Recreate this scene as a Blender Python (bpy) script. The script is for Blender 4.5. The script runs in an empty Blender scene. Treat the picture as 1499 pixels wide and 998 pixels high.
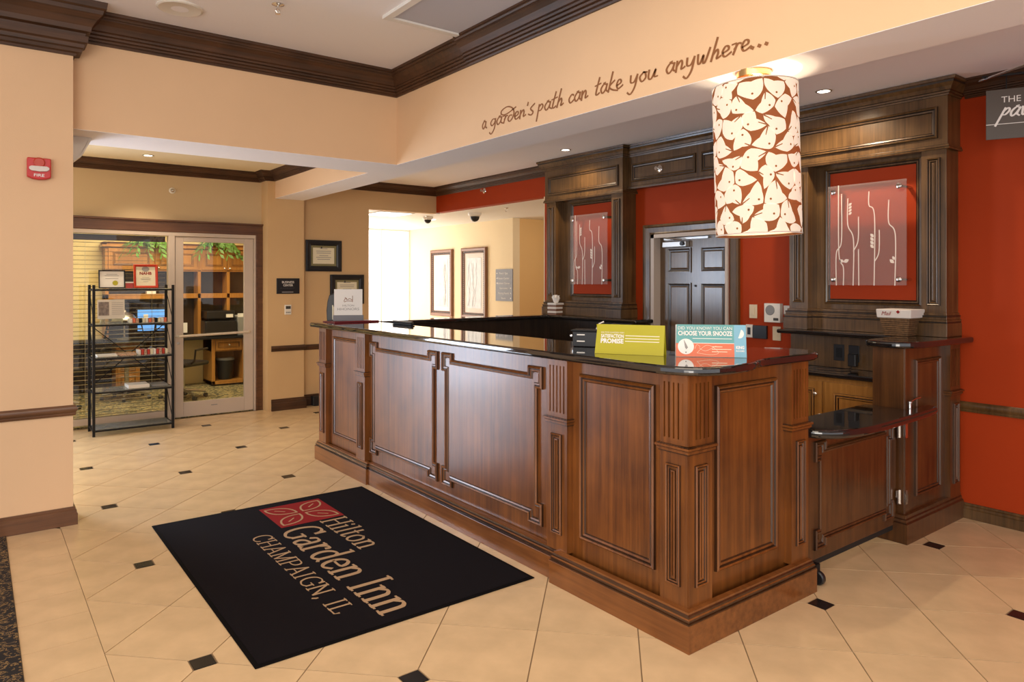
import bpy, bmesh, math, random
from mathutils import Vector, Matrix
random.seed(7)
PI = math.pi
sc = bpy.context.scene
COL = sc.collection
# ------------------------------------------------------------------ camera, world, sun-less daylight, exposure
FPX = 1035.0; HOR = 412.0; EYE = 1.57; YAW = math.atan(787.5 / FPX)
cam_d = bpy.data.cameras.new('camera'); cam = bpy.data.objects.new('camera', cam_d); COL.objects.link(cam)
cam_d.sensor_width = 36.0; cam_d.sensor_fit = 'HORIZONTAL'; cam_d.lens = FPX / 1499.0 * 36.0
cam_d.shift_y = -(499.0 - HOR) / 1499.0
cam_d.clip_start = 0.05
cam.location = (0, 0, EYE); cam.rotation_euler = (PI / 2, 0, -YAW)
sc.camera = cam
sc.view_settings.view_transform = 'Standard'; sc.view_settings.look = 'None'
sc.view_settings.exposure = 0.0; sc.view_settings.gamma = 1.0; sc.view_settings.use_curve_mapping = False
w = bpy.data.worlds.new('world'); sc.world = w; w.use_nodes = True
w.node_tree.nodes['Background'].inputs[0].default_value = (0.95, 0.94, 0.98, 1)
w.node_tree.nodes['Background'].inputs[1].default_value = 1.2

def area(name, loc, target, sx, sy, power, color, spread=None):
    d = bpy.data.lights.new(name, 'AREA'); d.shape = 'RECTANGLE'; d.size = sx; d.size_y = sy
    d.energy = power; d.color = color
    if spread: d.spread = spread
    o = bpy.data.objects.new(name, d); COL.objects.link(o); o.location = loc
    o.rotation_euler = (Vector(target) - Vector(loc)).to_track_quat('-Z', 'Y').to_euler()
    return o
def spot(name, loc, target, power, color, size, blend=0.6, rad=0.04):
    d = bpy.data.lights.new(name, 'SPOT'); d.energy = power; d.color = color; d.spot_size = size; d.spot_blend = blend; d.shadow_soft_size = rad
    o = bpy.data.objects.new(name, d); COL.objects.link(o); o.location = loc
    o.rotation_euler = (Vector(target) - Vector(loc)).to_track_quat('-Z', 'Y').to_euler()
    return o
WARM = (1.0, 0.74, 0.46); COOL = (0.80, 0.88, 1.0); NEUT = (1.0, 0.90, 0.78)
# windows of the lobby outside the frame: a glazed side of the left passage, and the lobby glazing behind the camera
area('daylight_passage', (-1.05, 8.70, 1.12), (-0.9, 0, 0.95), 1.4, 2.2, 210, (0.66, 0.80, 1.0))
area('daylight_entrance', (-3.2, -2.2, 1.5), (2.6, 4.0, 1.75), 4.0, 2.4, 190, (1.0, 0.92, 0.82))
area('lobby_ceiling_lights', (0.9, 1.4, 3.3), (0.9, 1.6, 0), 2.6, 3.4, 82, (1.0, 0.86, 0.68))
area('hall_daylight', (5.3, 11.6, 1.4), (6.6, 10.6, 1.2), 1.6, 2.2, 42, (1.0, 0.98, 0.95))
area('hall_ceiling_light', (7.0, 7.2, 2.5), (6.6, 8.6, 1.0), 0.8, 0.8, 14, NEUT)
area('business_room_light', (1.9, 9.9, 2.75), (1.9, 10.2, 0), 1.6, 1.0, 90, (1.0, 0.83, 0.55))

# ------------------------------------------------------------------ materials
def newmat(name):
    m = bpy.data.materials.new(name); m.use_nodes = True
    return m, m.node_tree.nodes, m.node_tree.links, m.node_tree.nodes['Principled BSDF']
def plain(name, col, rough=0.5, metal=0.0, coat=0.0, bump=0.0, bscale=200.0, var=0.0, vscale=6.0, spec=0.5):
    m, N, L, P = newmat(name)
    P.inputs['Base Color'].default_value = (*col, 1); P.inputs['Roughness'].default_value = rough
    P.inputs['Metallic'].default_value = metal; P.inputs['Coat Weight'].default_value = coat
    P.inputs['Specular IOR Level'].default_value = spec
    if bump or var:
        tc = N.new('ShaderNodeTexCoord'); nz = N.new('ShaderNodeTexNoise'); nz.inputs['Scale'].default_value = bscale if bump else vscale
        L.new(tc.outputs['Object'], nz.inputs['Vector'])
        if bump:
            b = N.new('ShaderNodeBump'); b.inputs['Strength'].default_value = bump; b.inputs['Distance'].default_value = 0.002
            L.new(nz.outputs['Fac'], b.inputs['Height']); L.new(b.outputs['Normal'], P.inputs['Normal'])
        if var:
            n2 = N.new('ShaderNodeTexNoise'); n2.inputs['Scale'].default_value = vscale; n2.inputs['Detail'].default_value = 5
            L.new(tc.outputs['Object'], n2.inputs['Vector'])
            r = N.new('ShaderNodeValToRGB'); r.color_ramp.elements[0].position = 0.3; r.color_ramp.elements[1].position = 0.7
            r.color_ramp.elements[0].color = (*[c * (1 - var) for c in col], 1); r.color_ramp.elements[1].color = (*[min(1, c * (1 + var)) for c in col], 1)
            L.new(n2.outputs['Fac'], r.inputs['Fac']); L.new(r.outputs['Color'], P.inputs['Base Color'])
    return m
def wood(name, c0, c1, axis=2, rough=0.28, coat=0.35, k=1.0):
    m, N, L, P = newmat(name)
    tc = N.new('ShaderNodeTexCoord'); mp = N.new('ShaderNodeMapping')
    s = [34 * k, 34 * k, 34 * k]; s[axis] = 1.3 * k; mp.inputs['Scale'].default_value = s
    L.new(tc.outputs['Object'], mp.inputs['Vector'])
    n1 = N.new('ShaderNodeTexNoise'); n1.inputs['Scale'].default_value = 1.0; n1.inputs['Detail'].default_value = 5; n1.inputs['Roughness'].default_value = 0.65
    L.new(mp.outputs[0], n1.inputs['Vector'])
    n2 = N.new('ShaderNodeTexNoise'); n2.inputs['Scale'].default_value = 3.2; n2.inputs['Detail'].default_value = 3
    L.new(tc.outputs['Object'], n2.inputs['Vector'])
    mx = N.new('ShaderNodeMath'); mx.operation = 'MULTIPLY_ADD'; mx.inputs[1].default_value = 0.6
    ad = N.new('ShaderNodeMath'); ad.operation = 'MULTIPLY'; ad.inputs[1].default_value = 0.4
    L.new(n1.outputs['Fac'], mx.inputs[0]); L.new(n2.outputs['Fac'], ad.inputs[0]); L.new(ad.outputs[0], mx.inputs[2])
    r = N.new('ShaderNodeValToRGB'); r.color_ramp.elements[0].position = 0.36; r.color_ramp.elements[1].position = 0.64
    r.color_ramp.elements[0].color = (*c0, 1); r.color_ramp.elements[1].color = (*c1, 1)
    L.new(mx.outputs[0], r.inputs['Fac']); L.new(r.outputs['Color'], P.inputs['Base Color'])
    P.inputs['Roughness'].default_value = rough; P.inputs['Coat Weight'].default_value = coat; P.inputs['Coat Roughness'].default_value = 0.18
    return m
def emis(name, col, st):
    m, N, L, P = newmat(name); P.inputs['Base Color'].default_value = (*col, 1)
    P.inputs['Emission Color'].default_value = (*col, 1); P.inputs['Emission Strength'].default_value = st
    return m
def thin_glass(name, tint, refl=0.08, alpha=0.0, rough=0.0):
    m, N, L, P = newmat(name); N.remove(P); out = N['Material Output']
    t = N.new('ShaderNodeBsdfTransparent'); t.inputs[0].default_value = (*tint, 1)
    g = N.new('ShaderNodeBsdfGlossy'); g.inputs['Roughness'].default_value = rough
    f = N.new('ShaderNodeFresnel'); f.inputs['IOR'].default_value = 1.45 if not alpha else 1.22
    mx = N.new('ShaderNodeMixShader'); L.new(f.outputs[0], mx.inputs[0]); L.new(t.outputs[0], mx.inputs[1]); L.new(g.outputs[0], mx.inputs[2])
    last = mx
    if alpha:
        d = N.new('ShaderNodeBsdfDiffuse'); d.inputs[0].default_value = (0.9, 0.85, 0.82, 1)
        m2 = N.new('ShaderNodeMixShader'); m2.inputs[0].default_value = alpha
        L.new(mx.outputs[0], m2.inputs[1]); L.new(d.outputs[0], m2.inputs[2]); last = m2
    L.new(last.outputs[0], out.inputs['Surface'])
    return m
def speckle(name, cols, scale, rough=0.9):
    m, N, L, P = newmat(name); tc = N.new('ShaderNodeTexCoord'); v = N.new('ShaderNodeTexNoise'); v.inputs['Scale'].default_value = scale
    v.inputs['Detail'].default_value = 1.5; v.inputs['Distortion'].default_value = 1.6
    L.new(tc.outputs['Object'], v.inputs['Vector']); r = N.new('ShaderNodeValToRGB'); r.color_ramp.interpolation = 'CONSTANT'
    E_ = r.color_ramp.elements
    pos = [0.0, 0.46, 0.54, 0.62]
    E_[0].position = 0; E_[0].color = (*cols[0], 1); E_[1].position = pos[1]; E_[1].color = (*cols[1], 1)
    for i in range(2, len(cols)):
        e = E_.new(pos[i]); e.color = (*cols[i], 1)
    L.new(v.outputs['Fac'], r.inputs['Fac']); L.new(r.outputs['Color'], P.inputs['Base Color']); P.inputs['Roughness'].default_value = rough
    return m
M = {}
M['wallpaper'] = plain('wallpaper_cream', (0.75, 0.50, 0.295), 0.75, bump=0.25, bscale=260, var=0.03, vscale=1.5)
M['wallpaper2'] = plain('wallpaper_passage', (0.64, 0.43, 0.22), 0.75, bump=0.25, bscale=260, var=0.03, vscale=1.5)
M['ceiling'] = plain('ceiling_paint', (0.92, 0.89, 0.90), 0.9, bump=0.1, bscale=400)
M['ceiling_cream'] = plain('ceiling_cream_lit', (0.84, 0.70, 0.44), 0.9, bump=0.1, bscale=400)  # cream with the yellow room lighting mixed into the colour
M['ceil_panel'] = plain('ceiling_blue_grey_paint', (0.50, 0.50, 0.56), 0.9)
M['white'] = plain('white_paint', (0.80, 0.78, 0.74), 0.5)
M['hallwhite'] = plain('hall_paint', (0.80, 0.65, 0.42), 0.8)
M['hallochre'] = plain('hall_ochre_paint', (0.72, 0.46, 0.19), 0.8)
M['red'] = plain('red_wall_paint', (0.39, 0.040, 0.004), 0.6, spec=0.2, bump=0.15, bscale=300, var=0.05, vscale=1.2)
M['yellow'] = plain('yellow_room_paint', (0.80, 0.66, 0.33), 0.8)
M['deskwood'] = wood('cherry_wood', (0.085, 0.025, 0.005), (0.245, 0.080, 0.014), 2, rough=0.36, coat=0.22)
M['deskwood_h'] = wood('cherry_wood_horizontal', (0.115, 0.034, 0.007), (0.25, 0.088, 0.022), 1, rough=0.30, coat=0.25)
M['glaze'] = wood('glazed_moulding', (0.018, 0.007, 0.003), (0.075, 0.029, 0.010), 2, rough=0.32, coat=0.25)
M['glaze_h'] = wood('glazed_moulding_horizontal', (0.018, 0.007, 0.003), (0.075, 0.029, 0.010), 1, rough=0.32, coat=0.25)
M['pedwood'] = wood('shaded_cherry_wood', (0.045, 0.016, 0.005), (0.135, 0.052, 0.014), 2, rough=0.32, coat=0.3)  # browner cherry, also darkened for the weaker light on pedestal and gate
M['slat'] = plain('blind_slat', (0.30, 0.22, 0.09), 0.6)
M['satin'] = plain('satin_bar', (0.80, 0.72, 0.60), 0.35, metal=0.6)
M['wallstore'] = plain('wallpaper_storefront', (0.60, 0.46, 0.28), 0.75, bump=0.25, bscale=260)
M['cabwood'] = wood('walnut_wood', (0.050, 0.024, 0.007), (0.165, 0.086, 0.030), 2, rough=0.33, coat=0.25)
M['cabglaze'] = wood('walnut_glaze', (0.010, 0.006, 0.0035), (0.042, 0.023, 0.012), 2, rough=0.33, coat=0.25)
M['crown'] = wood('crown_wood', (0.034, 0.014, 0.005), (0.095, 0.038, 0.014), 0, rough=0.5, coat=0.0)
M['crown_y'] = wood('crown_wood_long', (0.034, 0.014, 0.005), (0.080, 0.032, 0.012), 1, rough=0.5, coat=0.0)
M['base'] = wood('baseboard_wood', (0.075, 0.030, 0.013), (0.16, 0.068, 0.028), 0, rough=0.35, coat=0.2)
M['maple'] = wood('maple_wood', (0.32, 0.135, 0.026), (0.50, 0.235, 0.055), 2, rough=0.35, coat=0.2)
M['doorwood'] = wood('office_door_wood', (0.085, 0.048, 0.022), (0.16, 0.098, 0.052), 2, rough=0.25, coat=0.4)
M['granite'] = plain('black_granite', (0.012, 0.011, 0.011), 0.045, coat=0.6, spec=0.8, var=0.6, vscale=240)
M['granite'].node_tree.nodes['Principled BSDF'].inputs['Coat Roughness'].default_value = 0.03
M['tile'] = plain('beige_tile', (0.72, 0.515, 0.295), 0.26, var=0.10, vscale=5, bump=0.05, bscale=60)
M['grout'] = plain('grout', (0.27, 0.18, 0.10), 0.85)
M['insert'] = plain('black_insert', (0.012, 0.012, 0.013), 0.22, var=0.4, vscale=120)
M['lcarpet'] = speckle('lobby_carpet', [(0.010, 0.009, 0.011), (0.016, 0.012, 0.012), (0.26, 0.16, 0.06), (0.02, 0.02, 0.03)], 34)
M['bcarpet'] = speckle('business_carpet', [(0.05, 0.05, 0.03), (0.24, 0.20, 0.09), (0.42, 0.32, 0.13), (0.13, 0.12, 0.08)], 13)
M['matblack'] = plain('black_mat_pile', (0.009, 0.007, 0.009), 0.95, bump=1.0, bscale=500, var=0.25, vscale=300, spec=0.1)
M['matrubber'] = plain('mat_rubber', (0.005, 0.004, 0.004), 0.95, spec=0.1)
M['matred'] = plain('mat_red_pile', (0.30, 0.022, 0.022), 0.95, bump=1.0, bscale=500, spec=0.1)
M['mattan'] = plain('mat_tan_pile', (0.50, 0.33, 0.19), 0.95, bump=1.0, bscale=500, spec=0.1)
M['chrome'] = plain('chrome', (0.75, 0.74, 0.72), 0.18, metal=1)
M['brass'] = plain('brass', (0.85, 0.60, 0.28), 0.25, metal=1)
M['steel'] = plain('brushed_steel', (0.55, 0.54, 0.52), 0.35, metal=1)
M['black'] = plain('black_plastic', (0.012, 0.012, 0.014), 0.35)
M['blackmetal'] = plain('black_metal', (0.007, 0.007, 0.008), 0.55, spec=0.3)
M['dark'] = plain('dark_recess', (0.01, 0.009, 0.008), 0.7)
M['beigeplastic'] = plain('beige_plastic', (0.72, 0.58, 0.38), 0.4)
M['whiteplastic'] = plain('white_plastic', (0.80, 0.76, 0.68), 0.4)
M['greyplastic'] = plain('grey_plastic', (0.25, 0.25, 0.25), 0.5)
M['paper'] = plain('paper', (0.82, 0.79, 0.75), 0.6)
M['cream'] = plain('cream_paper', (0.80, 0.74, 0.55), 0.6)
M['ink'] = plain('ink', (0.05, 0.045, 0.04), 0.6)
M['greyink'] = plain('grey_ink', (0.30, 0.28, 0.27), 0.6)
M['redplastic'] = plain('fire_red_plastic', (0.55, 0.02, 0.02), 0.3)
M['redlac'] = plain('red_lacquer', (0.50, 0.04, 0.015), 0.25)
M['darkred'] = plain('dark_red_tray', (0.17, 0.015, 0.02), 0.35)
M['lime'] = plain('lime_card', (0.44, 0.39, 0.008), 0.35)
M['teal'] = plain('teal_card', (0.12, 0.36, 0.36), 0.4)
M['blue'] = plain('light_blue_card', (0.20, 0.44, 0.58), 0.4)
M['coral'] = plain('coral_card', (0.72, 0.16, 0.07), 0.4)
M['dirgrey'] = plain('directory_grey', (0.17, 0.17, 0.19), 0.5)
M['signgrey'] = plain('sign_grey', (0.080, 0.064, 0.052), 0.4)
M['olive'] = plain('olive_mount', (0.25, 0.22, 0.10), 0.7)
M['script'] = plain('script_brown', (0.25, 0.095, 0.028), 0.5)
M['frost'] = thin_glass('etched_acrylic', (0.95, 0.90, 0.88), alpha=0.09)
M['etch'] = plain('etched_line', (0.78, 0.66, 0.58), 0.5)
M['glass'] = thin_glass('clear_glass', (0.97, 0.98, 0.96))
M['shelfglass'] = thin_glass('shelf_glass', (0.80, 0.86, 0.82), alpha=0.15)
M['wicker'] = plain('dark_wicker', (0.15, 0.075, 0.028), 0.7, bump=1.0, bscale=90, var=0.4, vscale=60)
M['linen'] = plain('linen', (0.74, 0.68, 0.62), 0.9, bump=0.5, bscale=200)
M['leaf'] = plain('palm_leaf', (0.10, 0.24, 0.03), 0.5, var=0.4, vscale=14)
M['screen'] = emis('monitor_screen', (0.10, 0.30, 0.75), 0.9)
M['winglow'] = emis('bright_window', (1.0, 0.985, 0.96), 2.2)
M['lamp'] = emis('lamp_glow', (1.0, 0.90, 0.74), 9.0)
M['panelglow'] = emis('panel_glow', (1.0, 0.97, 0.9), 2.5)
M['doorframe'] = plain('greige_door_metal', (0.56, 0.47, 0.40), 0.45)
M['trash'] = plain('bin_black', (0.02, 0.02, 0.02), 0.3)
M['photo'] = plain('photo_print', (0.22, 0.17, 0.15), 0.4, var=0.6, vscale=30)
M['artprint'] = plain('art_print', (0.50, 0.49, 0.46), 0.3, var=0.14, vscale=9)
M['books'] = plain('mixed_brochures', (0.55, 0.35, 0.24), 0.5, var=0.5, vscale=60)
M['shadebrown'] = plain('shade_print_brown', (0.32, 0.13, 0.055), 0.8)
def shade_mat(name, col, e):
    m, N, L, P = newmat(name); N.remove(P); out = N['Material Output']
    d = N.new('ShaderNodeBsdfDiffuse'); d.inputs[0].default_value = (*col, 1)
    t = N.new('ShaderNodeBsdfTranslucent'); t.inputs[0].default_value = (*col, 1)
    mx = N.new('ShaderNodeMixShader'); mx.inputs[0].default_value = 0.5
    L.new(d.outputs[0], mx.inputs[1]); L.new(t.outputs[0], mx.inputs[2])
    em = N.new('ShaderNodeEmission'); em.inputs[0].default_value = (*[c for c in col], 1); em.inputs[1].default_value = e
    ad = N.new('ShaderNodeAddShader'); L.new(mx.outputs[0], ad.inputs[0]); L.new(em.outputs[0], ad.inputs[1])
    L.new(ad.outputs[0], out.inputs['Surface'])
    return m
M['shade'] = shade_mat('lamp_shade_fabric', (0.92, 0.84, 0.68), 0.44)
M['shadeprint'] = shade_mat('lamp_shade_print', (0.34, 0.14, 0.06), 0.10)

# ------------------------------------------------------------------ mesh helpers
WL = {}
class MB:
    def __init__(s): s.v = []; s.f = []; s.m = []
    def add(s, vs, fs, mi=0):
        b = len(s.v); s.v += [tuple(p) for p in vs]; s.f += [tuple(b + i for i in f) for f in fs]; s.m += [mi] * len(fs); return s
    def box(s, x0, x1, y0, y1, z0, z1, mi=0):
        v = [(x, y, z) for z in (z0, z1) for y in (y0, y1) for x in (x0, x1)]
        return s.add(v, [(0, 2, 3, 1), (4, 5, 7, 6), (0, 1, 5, 4), (2, 6, 7, 3), (0, 4, 6, 2), (1, 3, 7, 5)], mi)
    def fbox(s, F, a0, a1, b0, b1, d0, d1, mi=0):
        v = [F(a, b, d) for d in (d0, d1) for b in (b0, b1) for a in (a0, a1)]
        return s.add(v, [(0, 2, 3, 1), (4, 5, 7, 6), (0, 1, 5, 4), (2, 6, 7, 3), (0, 4, 6, 2), (1, 3, 7, 5)], mi)
    def prism(s, pts, F, d0, d1, mi=0):      # polygon in plane, extruded along third coordinate
        n = len(pts); v = [F(a, b, d0) for a, b in pts] + [F(a, b, d1) for a, b in pts]
        f = [tuple(range(n)), tuple(range(2 * n - 1, n - 1, -1))] + [(i, (i + 1) % n, n + (i + 1) % n, n + i) for i in range(n)]
        return s.add(v, f, mi)
    def sweep(s, path, prof, F, closed=True, mis=None):
        n = len(path); k = len(prof); vs = []
        for i in range(n):
            p = Vector(path[i]); 
            a = Vector(path[i - 1]) if (closed or i > 0) else None; b = Vector(path[(i + 1) % n]) if (closed or i < n - 1) else None
            def nrm(u, w_):
                d = (w_ - u).normalized(); return Vector((-d.y, d.x))
            if a is None: m_ = nrm(p, b); sc_ = 1
            elif b is None: m_ = nrm(a, p); sc_ = 1
            else:
                n1 = nrm(a, p); n2 = nrm(p, b); m_ = (n1 + n2); m_.normalize(); sc_ = 1 / max(0.2, m_.dot(n1))
            for o, w_ in prof:
                q = p + m_ * o * sc_; vs.append(F(q.x, q.y, w_))
        fs = []; mm = []
        rng = n if closed else n - 1
        for i in range(rng):
            j = (i + 1) % n
            for t in range(k - 1):
                fs.append((i * k + t, j * k + t, j * k + t + 1, i * k + t + 1)); mm.append(mis[t] if mis else 0)
        base = len(s.v); s.v += vs; s.f += [tuple(base + q for q in f) for f in fs]; s.m += mm
        if not closed:
            s.f.append(tuple(base + t for t in range(k))); s.m.append(mis[0] if mis else 0)
            s.f.append(tuple(base + (n - 1) * k + t for t in range(k))); s.m.append(mis[0] if mis else 0)
        return s
    def tube(s, pts, r, n=8, mi=0, closed=False):
        pts = [Vector(p) for p in pts]; b = len(s.v); up = Vector((0, 0, 1)); rings = []
        for i, p in enumerate(pts):
            if closed: d = (pts[(i + 1) % len(pts)] - pts[i - 1]).normalized()
            else: d = (pts[min(i + 1, len(pts) - 1)] - pts[max(i - 1, 0)]).normalized()
            x = d.cross(up); 
            if x.length < 0.05: x = d.cross(Vector((1, 0, 0)))
            x.normalize(); y = x.cross(d).normalized(); rr = r[i] if isinstance(r, (list, tuple)) else r
            for k in range(n):
                a = 2 * PI * k / n; s.v.append(tuple(p + x * math.cos(a) * rr + y * math.sin(a) * rr))
        m_ = len(pts)
        for i in range(m_ if closed else m_ - 1):
            j = (i + 1) % m_
            for k in range(n):
                s.f.append((b + i * n + k, b + i * n + (k + 1) % n, b + j * n + (k + 1) % n, b + j * n + k)); s.m.append(mi)
        if not closed:
            s.f.append(tuple(b + k for k in range(n))); s.m.append(mi); s.f.append(tuple(b + (m_ - 1) * n + k for k in range(n))); s.m.append(mi)
        return s
    def lathe(s, prof, c=(0, 0, 0), n=24, mi=0, axis='z', R=None):
        b = len(s.v); k = len(prof)
        for r_, z in prof:
            for i in range(n):
                a = 2 * PI * i / n; p = Vector((r_ * math.cos(a), r_ * math.sin(a), z))
                if axis == 'x': p = Vector((-p.z, p.x, p.y))      # axis points to -x
                if axis == 'y': p = Vector((p.x, -p.z, p.y))      # axis points to -y
                if R: p = R @ p
                s.v.append(tuple(p + Vector(c)))
        for t in range(k - 1):
            for i in range(n):
                s.f.append((b + t * n + i, b + t * n + (i + 1) % n, b + (t + 1) * n + (i + 1) % n, b + (t + 1) * n + i)); s.m.append(mi)
        s.f.append(tuple(b + i for i in range(n))); s.m.append(mi); s.f.append(tuple(b + (k - 1) * n + i for i in range(n))); s.m.append(mi)
        return s
    def build(s, name, mats, parent=None, bevel=0.0, seg=2, smooth=False, local=False, weld=True):
        me = bpy.data.meshes.new(name)
        off = Vector((0, 0, 0)) if (parent is None or local) else WL[parent]
        me.from_pydata([tuple(Vector(p) - off) for p in s.v], [], s.f)
        if not isinstance(mats, (list, tuple)): mats = [mats]
        for m_ in mats: me.materials.append(M[m_])
        for p, mi in zip(me.polygons, s.m): p.material_index = mi
        bm = bmesh.new(); bm.from_mesh(me)
        bmesh.ops.recalc_face_normals(bm, faces=bm.faces); bm.to_mesh(me); bm.free()
        if smooth:
            for p in me.polygons: p.use_smooth = True
        o = bpy.data.objects.new(name, me); COL.objects.link(o)
        if smooth: me.set_sharp_from_angle(angle=math.radians(40))
        if parent is not None: o.parent = parent
        WL[o] = off
        if bevel:
            b = o.modifiers.new('bevel', 'BEVEL'); b.width = bevel; b.segments = seg; b.limit_method = 'ANGLE'; b.angle_limit = math.radians(50)
        return o
def tag(o, label=None, cat=None, group=None, kind=None):
    if label: o['label'] = label
    if cat: o['category'] = cat
    if group: o['group'] = group
    if kind: o['kind'] = kind
    return o
def thing(name, label, cat, loc=(0, 0, 0), rot=(0, 0, 0), group=None):
    o = bpy.data.objects.new(name, None); COL.objects.link(o); o.location = loc; o.rotation_euler = rot; o.empty_display_size = 0.1
    WL[o] = Vector(loc); return tag(o, label, cat, group)
def single(mb, name, mats, label, cat, base, group=None, **kw):   # one-mesh thing with its origin at its base
    off = Vector(base); mb.v = [tuple(Vector(p) - off) for p in mb.v]
    o = mb.build(name, mats, **kw); o.location = base; return tag(o, label, cat, group)
def struct(mb, name, mats, parent=None, **kw):
    o = mb.build(name, mats, parent, **kw)
    if parent is None: o['kind'] = 'structure'
    return o
FX = lambda X0: (lambda y, z, d: (X0 - d, y, z))     # faces -X, d outwards
FY = lambda Y0: (lambda x, z, d: (x, Y0 - d, z))     # faces -Y
FZ = lambda x, y, z: (x, y, z)
def rect(a0, a1, b0, b1): return [(a0, b0), (a1, b0), (a1, b1), (a0, b1)]
def eared(a, b, c, d, e, t):
    return [(a, c), (a + e, c), (a + e, c + t), (b - e, c + t), (b - e, c), (b, c), (b, c + e), (b - t, c + e), (b - t, d - e), (b, d - e), (b, d),
            (b - e, d), (b - e, d - t), (a + e, d - t), (a + e, d), (a, d), (a, d - e), (a + t, d - e), (a + t, c + e), (a, c + e)]
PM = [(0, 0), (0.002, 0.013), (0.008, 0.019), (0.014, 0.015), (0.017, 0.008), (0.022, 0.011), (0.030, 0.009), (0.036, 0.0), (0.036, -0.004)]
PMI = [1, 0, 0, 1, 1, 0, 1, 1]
def pm(scale=1.0): return [(o * scale, w_ * scale) for o, w_ in PM]

# text from the built-in font, as mesh; placed by frame (origin, right, up) in world, parent-relative
def text(body, parent, o, right, up, h, mat, width=None, name='lettering', align='CENTER', shear=0.0, off=0.0, local=False, thick=0.0008, label=None):
    cu = bpy.data.curves.new('lettering', 'FONT'); cu.body = body; cu.align_x = align; cu.size = 1.0; cu.shear = shear; cu.offset = off; cu.extrude = 0
    cu.resolution_u = 3
    t = bpy.data.objects.new('tmp', cu); COL.objects.link(t)
    dg = bpy.context.evaluated_depsgraph_get(); me = bpy.data.meshes.new_from_object(t.evaluated_get(dg))
    bpy.data.objects.remove(t); bpy.data.curves.remove(cu)
    xs = [v.co.x for v in me.vertices]; ys = [v.co.y for v in me.vertices]
    k = h / 0.70; kx = k
    if width: kx = width / max(1e-6, max(xs) - min(xs))
    cx = (min(xs) + max(xs)) / 2 if align == 'CENTER' else min(xs)
    R_ = Vector(right).normalized(); U = Vector(up).normalized(); Nn = R_.cross(U)
    offv = Vector((0, 0, 0)) if local else WL[parent]
    for v in me.vertices: v.co = Vector(o) + R_ * ((v.co.x - cx) * kx) + U * (v.co.y * k) + Nn * thick - offv
    me.materials.clear(); me.materials.append(M[mat])
    ob = bpy.data.objects.new(name, me); COL.objects.link(ob); ob.parent = parent; WL[ob] = offv
    if label: ob['label'] = label
    return ob
def ribbon(mb, pts, wd, F, d0, d1, mi=0, smooth=0, slant=None):
    P_ = [Vector(p) for p in pts]
    if smooth and len(P_) > 2:
        Q = []
        for i in range(len(P_) - 1):
            p0 = P_[max(i - 1, 0)]; p1 = P_[i]; p2 = P_[i + 1]; p3 = P_[min(i + 2, len(P_) - 1)]
            for t in range(smooth):
                u = t / smooth
                Q.append(0.5 * ((2 * p1) + (p2 - p0) * u + (2 * p0 - 5 * p1 + 4 * p2 - p3) * u * u + (3 * p1 - p0 - 3 * p2 + p3) * u ** 3))
        Q.append(P_[-1]); P_ = Q
    n = len(P_); vs = []; d1 = d1 + getattr(mb, 'rc', 0) * 3e-5; mb.rc = getattr(mb, 'rc', 0) + 1
    for i, p in enumerate(P_):
        d = (P_[min(i + 1, n - 1)] - P_[max(i - 1, 0)])
        if d.length < 1e-9: d = Vector((1, 0))
        d.normalize(); nr = Vector((-d.y, d.x)); ww = wd(i / (n - 1), d) if callable(wd) else wd
        if i in (0, n - 1): p = p + d * (ww * 0.3 * (1 if i else -1))
        for sgn in (1, -1):
            q = p + nr * ww / 2 * sgn; vs.append(F(q.x, q.y, d1))
    b = len(mb.v); mb.v += vs
    for i in range(n - 1):
        mb.f.append((b + 2 * i, b + 2 * i + 1, b + 2 * i + 3, b + 2 * i + 2)); mb.m.append(mi)

# ------------------------------------------------------------------ floor, with separate tiles
fl = struct(MB().box(-4, 5.6, -3, 8.8, -0.12, -0.004), 'floor', 'grout')
D = 0.3167; OX, OY = 0.752, 3.097; G = 0.0028; B = 0.046
def clip(poly, axis, lim, keep_gt):
    out = []
    for i in range(len(poly)):
        a = poly[i]; b = poly[(i + 1) % len(poly)]
        ia = (a[axis] > lim) == keep_gt; ib = (b[axis] > lim) == keep_gt
        if ia: out.append(a)
        if ia != ib:
            t = (lim - a[axis]) / (b[axis] - a[axis]); out.append((a[0] + t * (b[0] - a[0]), a[1] + t * (b[1] - a[1])))
    return out
r_ = D - G * 1.4
base_poly = [(-r_ + B, -B), (0, -r_), (r_, 0), (0, r_), (-r_ + B, B)]   # corner at -x clipped by the insert
# insert of half side B is axis aligned: it cuts the tile corner square
tile_me = None
def poly_mesh(poly, mat, z0=-0.006, z1=0.0):
    mb = MB().prism(poly, FZ, z0, z1); me = bpy.data.meshes.new('tile'); me.from_pydata(mb.v, [], mb.f)
    me.materials.append(M[mat]); bm = bmesh.new(); bm.from_mesh(me); bmesh.ops.recalc_face_normals(bm, faces=bm.faces); bm.to_mesh(me); bm.free(); return me
tmesh = {}
def rot(p, k):
    for _ in range(k): p = (-p[1], p[0])
    return p
for k in range(4): tmesh[k] = poly_mesh([rot(p, k) for p in base_poly], 'tile')
ins = poly_mesh(rect(-B + G, B - G, -B + G, B - G), 'insert')
def link(me, name, x, y):
    o = bpy.data.objects.new(name, me); COL.objects.link(o); o.location = (x, y, 0); o.parent = fl; WL[o] = Vector((x, y, 0)); return o
def in_region(x, y, m=0.0):
    if y < 5.36 + m: return 0.44 < x + m and x < 5.25 and y > 0.5
    return x > -1.6 and x < 3.3 and y < 8.72
def hidden(x, y): return (x > 2.82 and y > 2.5 and y < 6.05) or (x > 3.8 and y >= 6.05)
ntile = 0
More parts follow.
